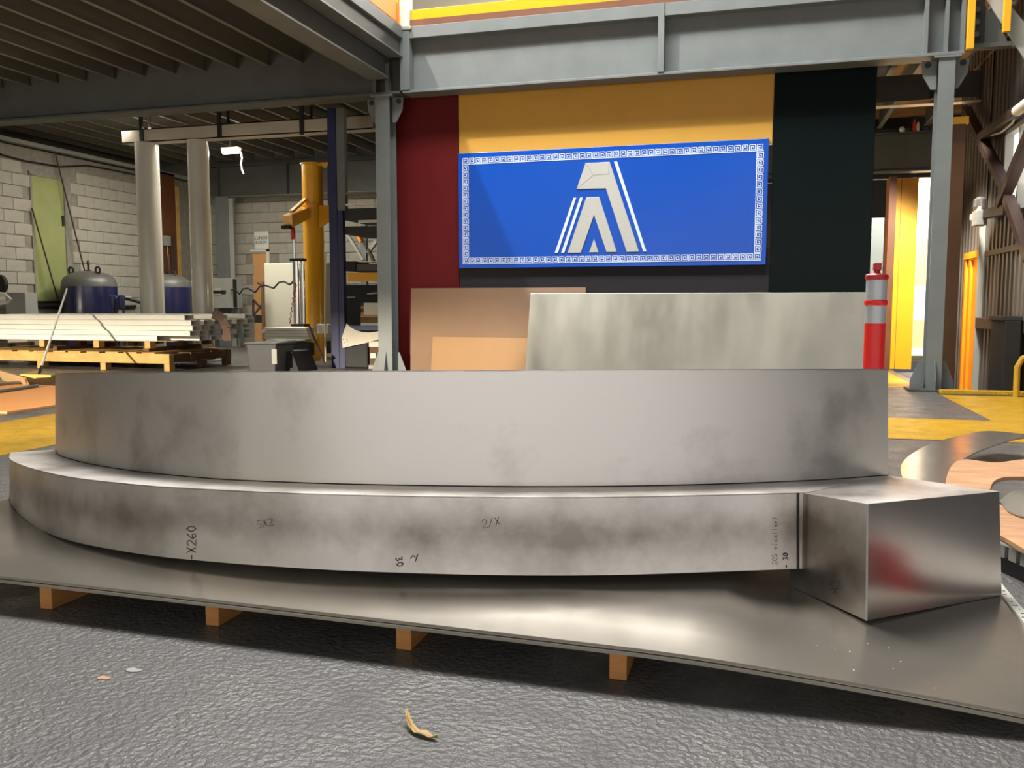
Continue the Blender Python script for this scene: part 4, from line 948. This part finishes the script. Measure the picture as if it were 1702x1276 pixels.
# broom
fb = pz(62, 634, 0)
hb, ht = pz(63, 628, .06), pY(111, 480, YP-.05)
t = thing('broom', 'broom with pale handle leaning on the tube bundle, yellow and pink head', 'broom', (hb.x, hb.y, 0))
MB().tube([hb.lerp(ht, .10), ht], .0135, 8).build('handle', M['white_tube'], t, smooth=True)
MB().tube([hb, hb.lerp(ht, .11)], .017, 8).build('socket', M['rubber'], t, smooth=True)
MB().box(hb.x-.20, hb.x+.02, hb.y-.04, hb.y+.04, .0, .07).build('bristles', M['broom_yellow'], t, bevel=.008)
MB().box(hb.x+.02, hb.x+.20, hb.y-.04, hb.y+.04, .0, .07).build('bristles', M['pink'], t, bevel=.008)
MB().box(hb.x-.21, hb.x+.21, hb.y-.035, hb.y+.035, .07, .10).build('head_block', M['broom_yellow'], t, bevel=.006)
# cardboard trough / board pieces on floor left
q = pz(30, 640, 0)
t = thing('cardboard_tray', 'folded cardboard tray on the floor beside the broom head', 'cardboard', tuple(q))
ca, cb_, cc, cd2 = pz(4, 632, 0), pz(45, 642, 0), pz(92, 638, 0), pz(60, 616, 0)
MB().prism([ca, cb_, cc, cd2], (0, 0, .012)).build('tray_base', M['card'], t)
MB().loft([ca, cb_, cb_+V((.02, .02, 0)), ca+V((.02, .02, 0))], [ca+V((-.08, 0, .12)), cb_+V((-.02, -.03, .10)), cb_+V((.0, -.01, .10)), ca+V((-.06, .02, .12))]).build('tray_side', M['card'], t)
MB().loft([cb_, cc, cc+V((0, .02, 0)), cb_+V((0, .02, 0))], [cb_+V((0, -.02, .08)), cc+V((0, -.02, .08)), cc+V((0, 0, .08)), cb_+V((0, 0, .08))]).build('tray_side', M['card'], t)
# tan board on the floor
P = [(-6.93*K, 5.6), (-6.93*K, pz(93, 650, 0).y+.0), (-7.35*K-.0, pz(64, 643, 0).y), (-10.2, 7.6), (-10.2, 5.6)]
centre(tag(MB().prism([(x, y, .0) for x, y in P], (0, 0, .018)).build('tan_board', M['orange_sheet'], bevel=.002), 'flat tan board lying on the floor at the left edge beside the yellow stripe', 'board'))
for i, (p0, p1) in enumerate((((-10, 652), (62, 641)), ((-10, 640), (50, 634)))):
    a = pz(*p0, .03); b = pz(*p1, .03); centre(tag(MB().tube([a, (a+b)/2+V((0, .05, 0)), b], .02, 8).build('floor_pipe', M['lt_grey'], smooth=True), ('pale pipe on the floor behind the tan board, nearer one', 'pale pipe on the floor behind the tan board, farther one')[i], 'pipe'))

# rear wall: lunch room
q0, q1 = pY(423, 385, YR-.02), pY(447.5, 414, YR-.02)
t = thing('lunch_room_sign', 'white wall sign with black letters reading LUNCH ROOM', 'sign', ((q0.x+q1.x)/2, YR-.03, q1.z))
MB().box(q0.x, q1.x, YR-.045, YR-.025, q1.z, q0.z).build('sign_plate', M['sign_white'], t, bevel=.01)
me = text_mesh('LUNCH\nROOM', .088); o = bpy.data.objects.new('lettering', me); COL.objects.link(o); o.data.materials.append(M['ink']); o.parent = t
o.rotation_euler = (math.pi/2, 0, 0); o.location = (0, -.018, (q0.z-q1.z)/2)
# lunch room doorway
ld = MB().box(lx0, lx1-.07, YR-.01, YR+.02, 0, lz1).build('door_3', M['wood_door'], kind='structure')
MB().box(lx1-.07, lx1, YR-.04, YR+.02, 0, lz1+.04).build('door_frame', M['wall_white'], ld)
MB().box(lx0-.03, lx1, YR-.04, YR+.02, lz1, lz1+.04).build('door_frame', M['wall_white'], ld)
# grey cabinet in front
YQ = 14.3
a, b = pY(440, 490, YQ).x, pY(505, 490, YQ).x; zt = pY(470, 437, YQ).z
t = thing('tall_cabinet', 'large plain pale grey cabinet behind the air hoist, beside the lunch room door', 'cabinet', ((a+b)/2, YQ+.3, 0))
MB().box(a, b+.3, YQ, YQ+.5, 0, zt).build('body', M['cabinet'], t, bevel=.01)
MB().box(a+.02, b+.28, YQ-.015, YQ, .05, zt-.02).build('cabinet_door', M['cabinet'], t, bevel=.004)
# stand with bracket by the door
q = pY(436, 475, YQ-.2)
t = thing('rusty_stand', 'rusty steel stand with crossed bracing in front of the lunch room door', 'stand', (q.x, YQ-.2, 0))
MB().box(q.x-.02, q.x+.03, YQ-.22, YQ-.18, 0, pY(436, 468, YQ-.2).z).build('upright', M['pallet_dark'], t)
a0, a1, a2, a3 = pY(421, 498, YQ-.2), pY(437, 516, YQ-.2), pY(421, 525, YQ-.2), pY(436, 505, YQ-.2)
for u, v in ((a0, a1), (a2, a3), (a0, a2), (pY(428, 470, YQ-.2), pY(437, 475, YQ-.2))): MB().bar(u, v, .03, .03).build('brace', M['rust'], t)
MB().box(a2.x+.05, q.x-.02, YQ-.25, YQ-.15, a2.z-.12, a2.z+.02).build('block', M['dark'], t)
# coiled cable
pts = [(384, 481), (391, 482), (398, 489), (404, 480), (412, 479), (424, 486), (432, 476), (440, 474), (455, 479), (464, 469), (472, 468), (482, 473), (488, 467)]
cc_ = MB().tube([pY(px, py, 15.56+(11.60-15.56)*(px-384)/104) for px, py in pts], .014, 6).build('coiled_cable', M['rubber'], smooth=True); centre(tag(cc_, 'wavy black cable strung from the switchboard to the air hoist', 'cable'))
# switchboard
YSW = 15.6
a, b, z1, z0 = pY(351, 490, YSW).x, pY(394, 490, YSW).x, pY(370, 462, YSW).z, pY(370, 512, YSW).z
t = thing('switchboard', 'grey electrical switchboard behind the slim rear column', 'electrical box', ((a+b)/2, YSW, 0))
MB().box(a, b, YSW, YSW+.2, z0, z1).build('enclosure', M['lt_grey'], t, bevel=.01)
MB().box(b-.07, b, YSW-.03, YSW, z0+.02, z1-.02).build('side_flap', M['dark'], t)
MB().box(a+.1, a+.24, YSW-.02, YSW, z1-.35, z1-.2).build('meter', M['cabinet'], t)
MB().box(a+.05, a+.35, YSW-.03, YSW, z0+.30, z0+.36).build('cable_gland', M['dark'], t)
MB().box(a, a+.04, YSW-.02, YSW, 0, z1+.03).build('post', M['wall_white'], t)
MB().box(b-.04, b, YSW+.05, YSW+.1, 0, z0).build('post', M['steel'], t)
# jib crane
YJ = 12.6
a, b = pY(503, 330, YJ).x, pY(537, 330, YJ).x; cx, r = (a+b)/2, (b-a)/2*.93
zt = pY(520, 272, YJ).z; zr = pY(520, 343, YJ).z; zr2 = pY(520, 455, YJ).z
t = thing('jib_crane', 'yellow pillar jib crane with a short arm beside the blue rack post', 'crane', (cx, YJ, 0))
MB().lathe((cx, YJ, 0), [(r*1.0, .02), (r*1.0, zr2), (r*.97, zr2+.01), (r*.97, zr)], 36).build('pillar', M['crane'], t, smooth=True)
MB().lathe((cx, YJ, 0), [(r*1.03, zr), (r*1.03, zr+.03), (r*.98, zr+.035), (r*.98, zt-.02), (r*1.13, zt-.015), (r*1.13, zt)], 36).build('slewing_head', M['crane'], t, smooth=True)
MB().box(cx-.3, cx+.3, YJ-.3, YJ+.3, 0, .02).build('base_plate', M['crane'], t)
MB().box(cx, cx+.42, YJ-.08, YJ+.12, zt-.05, zt-.0).build('head_bracket', M['crane'], t)
MB().box(cx+.30, cx+.42, YJ-.08, YJ+.12, zr-.1, zt-.05).build('bracket_plate', M['brown'], t)
MB().prism([(cx+r*.9, YJ-.1, zr), (cx+.45, YJ-.1, zr), (cx+.45, YJ-.1, zr-.18), (cx+r*.95, YJ-.1, zr-.35)], (0, .03, 0)).build('lower_bracket', M['crane'], t)
j0_ = V((cx-.1, YJ+.0, zr-.08)); j1_ = pY(478, 368, YJ-1.1)
MB().bar(j0_, j1_, .14, .17).build('jib_arm', M['crane'], t)
MB().bar(V((cx-.1, YJ, zr+.14)), pY(484, 352, YJ-1.0), .05, .04).build('tie_rod', M['crane'], t)
MB().box(j1_.x-.08, j1_.x+.05, j1_.y-.05, j1_.y+.06, j1_.z-.11, j1_.z-.06).build('end_stop', M['dark'], t)
# air hoist
YH = j1_.y+.12; hx = pY(490, 480, YH)
t = thing('air_hoist', 'silver cylinder air hoist with red chain hanging from the crane arm', 'hoist', (hx.x, YH, 1))
q = pY(490, 376, YH)
MB().lathe((hx.x, YH, 0), [(.02, pY(490, 430, YH).z), (.02, pY(490, 398, YH).z)], 10).build('rod', M['chrome'], t, smooth=True)
MB().lathe((hx.x-.01, YH, 0), [(.025, pY(490, 398, YH).z), (.035, pY(490, 392, YH).z), (.035, pY(490, 382, YH).z), (.02, pY(490, 376, YH).z), (.012, j1_.z-.05)], 10).build('hook', M['chain'], t, smooth=True)
zc0, zc1 = pY(496, 538, YH).z, pY(496, 434, YH).z
x2 = pY(494, 480, YH).x
MB().lathe((x2, YH, 0), [(.058, zc0), (.058, zc1)], 20).build('cylinder', M['chrome'], t, smooth=True)
MB().lathe((x2+.09, YH+.02, 0), [(.028, zc0), (.028, zc1)], 14).build('side_pipe', M['chrome'], t, smooth=True)
MB().box(x2-.08, x2+.13, YH-.07, YH+.07, zc1, zc1+.04).build('end_cap', M['dark'], t, bevel=.006)
MB().box(x2-.08, x2+.15, YH-.08, YH+.08, zc0-.04, zc0).build('end_cap', M['dark'], t, bevel=.006)
ch = MB()
for i in range(22):
    s_ = i/21; zz = zc0+.02+(zc1-zc0)*.62*s_; ch.lathe((x2-.09+.11*s_+.012*math.sin(i*2.3), YH-.08, zz), [(.004, -.014), (.016, 0), (.004, .014)], 6)
ch.build('chain', M['chain'], t, kind='stuff')
# blue rack with shelves
YK = 10.9
a, b = pY(545.5, 300, YK).x, pY(561, 300, YK).x
t = thing('pallet_rack', 'navy blue pallet rack post with dark shelf beams left of the grey column', 'rack', ((a+b)/2, YK, 0))
MB().box(a, b-.02, YK, YK+.09, 0, ZGB+.2).build('front_post', M['rack_blue'], t, bevel=.004)
MB().box(b-.02, b+.10, YK+.02, YK+.10, pY(560, 350, YK).z, ZGB+.2).build('post_channel', M['steel'], t)
MB().box(b-.02, b+.06, YK+.01, YK+.09, 0, pY(560, 350, YK).z).build('post_channel', M['rack_blue'], t)
xr2 = -4.2
for (p1_, p2_, m_) in ((319, 326, 'joist'), (338, 344, 'white_tube'), (366, 373, 'white_tube'), (434, 438, 'white_tube')):
    z1, z0 = pY(600, p1_, YK+.05).z, pY(600, p2_, YK+.05).z
    MB().box(b+.08 if p1_ < 360 else b+.28, xr2, YK+.03, YK+.06, z0+.02, z1).build('shelf_edge', M[m_], t)
MB().box(b, xr2, YK+.06, YK+1.0, pY(600, 363, YK).z, pY(600, 345, YK).z).build('shelf', M['dark'], t)
MB().box(b, xr2, YK+.06, YK+1.0, pY(600, 387, YK).z, pY(600, 375, YK).z).build('shelf', M['dark'], t)
MB().box(b+.05, xr2, YK+.08, YK+1.0, pY(600, 450, YK).z, pY(600, 438, YK).z).build('shelf', M['grey_bin'], t)
MB().box(b+.12, xr2, YK, YK+.07, pY(600, 467, YK).z, pY(600, 453, YK).z).build('yellow_beam', M['rack_orange'], t, bevel=.003)
MB().box(b+.12, xr2, YK-.004, YK+.09, pY(600, 549, YK).z, pY(600, 541, YK).z).build('blue_beam', M['rack_blue'], t, bevel=.003)
MB().box(b-.45, xr2, YK+1.1, YK+1.14, 0, pY(600, 470, YK).z).build('rear_sheet', M['rubber'], t)
MB().box(b+.06, b+.22, YK+.05, YK+.5, pY(580, 450, YK).z, pY(580, 434, YK).z).build('motor_unit', M['rubber'], t, bevel=.01)
# goods in the rack
a, b = pY(602, 515, YK+.1).x, -4.3
z0, z1 = pY(610, 523, YK).z, pY(610, 503, YK).z
t = thing('timber_offcuts', 'pale timber block on stacked offcuts in the rack left of the grey column', 'timber', (a+.2, YK+.3, z0))
MB().box(a+.05, b, YK+.04, YK+.4, z0, z1).build('pale_block', M['wall_white'], t, bevel=.006)
for i in range(4):
    h_ = (z1-z0)/4; MB().box(a, a+.05, YK+.06, YK+.4, z0+i*h_, z0+(i+.85)*h_).build('offcut', M['pallet_dark'] if i % 2 else M['card'], t)
MB().box(a, b, YK+.05, YK+.5, pY(610, 537, YK).z, pY(610, 527, YK).z).build('slat', M['pallet_dark'], t)
MB().box(a, b, YK+.05, YK+.5, pY(610, 527, YK).z, z0).build('slat', M['card'], t)
MB().box(a, b, YK+.05, YK+.5, pY(610, 541, YK).z, pY(610, 537, YK).z).build('slat', M['lt_grey'], t)
for i, (p0, p1, lab) in enumerate((((577, 493.5), (590, 493.5), 'short bright bar end poking out of the dark rack'), ((610, 488), (628, 486), 'bright rod lying in the dark rack above the pale block'))):
    centre(tag(MB().tube([pY(*p0, YK+.1), pY(*p1, YK+.15)], .014, 8).build('metal_bar', M['chrome'], smooth=True), lab, 'bar'))
# cut plate with concave top
YT = YK-.015
cp = [(576, 537.5), (583, 544), (592, 549), (603, 552), (614, 552.5), (640, 549), (640, 561), (612, 569), (569.5, 578), (568, 561)]
cpl = MB().prism([pY(*q, YT) for q in cp], (0, .012, 0)).build('curved_cut_plate', M['cut_plate']); tag(cpl, 'pale cut steel plate with a hollow curved top and drilled holes, hung on the rack', 'metal plate')
for q in ((571, 564), (576.5, 564), (577, 567), (572, 569), (578, 573.5)):
    c = pY(*q, YT); MB().tube([c+V((0, -.002, 0)), c+V((0, .0, 0))], .0075, 8).build('drilled_hole', M['ink'], cpl)
a, b = pY(570, 600, YK).x, pY(611, 600, YK).x
o = MB().box(a, b, YK+.02, YK+.5, 0, pY(600, 566, YK).z).build('black_drum_box', M['rubber'], bevel=.02); centre(tag(o, 'black box under the pale cut plate in the rack', 'box'))
a, b = pY(613, 600, YK).x, pY(634, 600, YK).x
t = thing('wrapped_goods', 'white wrapped goods on a small pallet at the foot of the rack', 'goods', ((a+b)/2, YK, 0))
MB().box(a, b, YK, YK+.4, pY(620, 577, YK).z, pY(620, 567, YK).z).build('white_wrap', M['wall_white'], t, bevel=.01)
MB().box(a, b, YK+.02, YK+.4, 0.05, pY(620, 577, YK).z).build('carton', M['pallet_dark'], t, bevel=.005)
MB().box(a+.02, a+.10, YK+.005, YK+.02, pY(620, 595, YK).z, pY(620, 587, YK).z).build('paper_label', M['wall_white'], t)
MB().box(a, b, YK-.01, YK+.4, 0, .05).build('base_board', M['lt_grey'], t)
# leaning dark bar on crane
a, b = pY(514, 542, YJ-.7), pY(545, 617, YJ-1.0)
centre(tag(MB().tube([a, b], .018, 8).build('leaning_bar', M['rust'], smooth=True), 'dark rusty bar leaning across the foot of the yellow crane pillar', 'bar'))
bb = pY(527, 545, YJ-.5); t_ = tag(MB().box(bb.x, bb.x+.2, YJ-.52, YJ-.40, bb.z-.08, bb.z+.06).build('clamp_block', M['sign_white'], bevel=.01), 'pale clamp block between the crane pillar and the blue post', 'block'); centre(t_)
q_ = pY(540, 540, YJ-.6); vp = MB().tube([pY(541, 420, YJ-.6), q_, V((q_.x, q_.y, 0))], .012, 6).build('vertical_conduit', M['wall_white'], smooth=True); centre(tag(vp, 'thin white conduit between the crane pillar and the blue rack post', 'pipe'))
# structure seen through the rack
YV = 15.4
a, b = pY(599, 420, YV).x, pY(608, 420, YV).x
t = thing('braced_post', 'grey braced post seen through the gap in the blue rack', 'post', ((a+b)/2, YV, 0))
MB().box(a, b, YV, YV+.1, 0, 2.4).build('post_shaft', M['steel'], t)
MB().bar(pY(575, 385, YV), pY(604, 432, YV), .06, .05).build('diagonal', M['lt_grey'], t)
MB().bar(pY(590, 380, YV-.1), pY(600, 402, YV-.1), .08, .05).build('orange_arm', M['orange'], t)
MB().bar(pY(626, 400, YV), pY(612, 420, YV), .09, .06).build('bent_pipe', M['lt_grey'], t)
MB().bar(pY(612, 414, YV-.05), pY(622, 436, YV-.05), .07, .05).build('rust_arm', M['rust'], t)
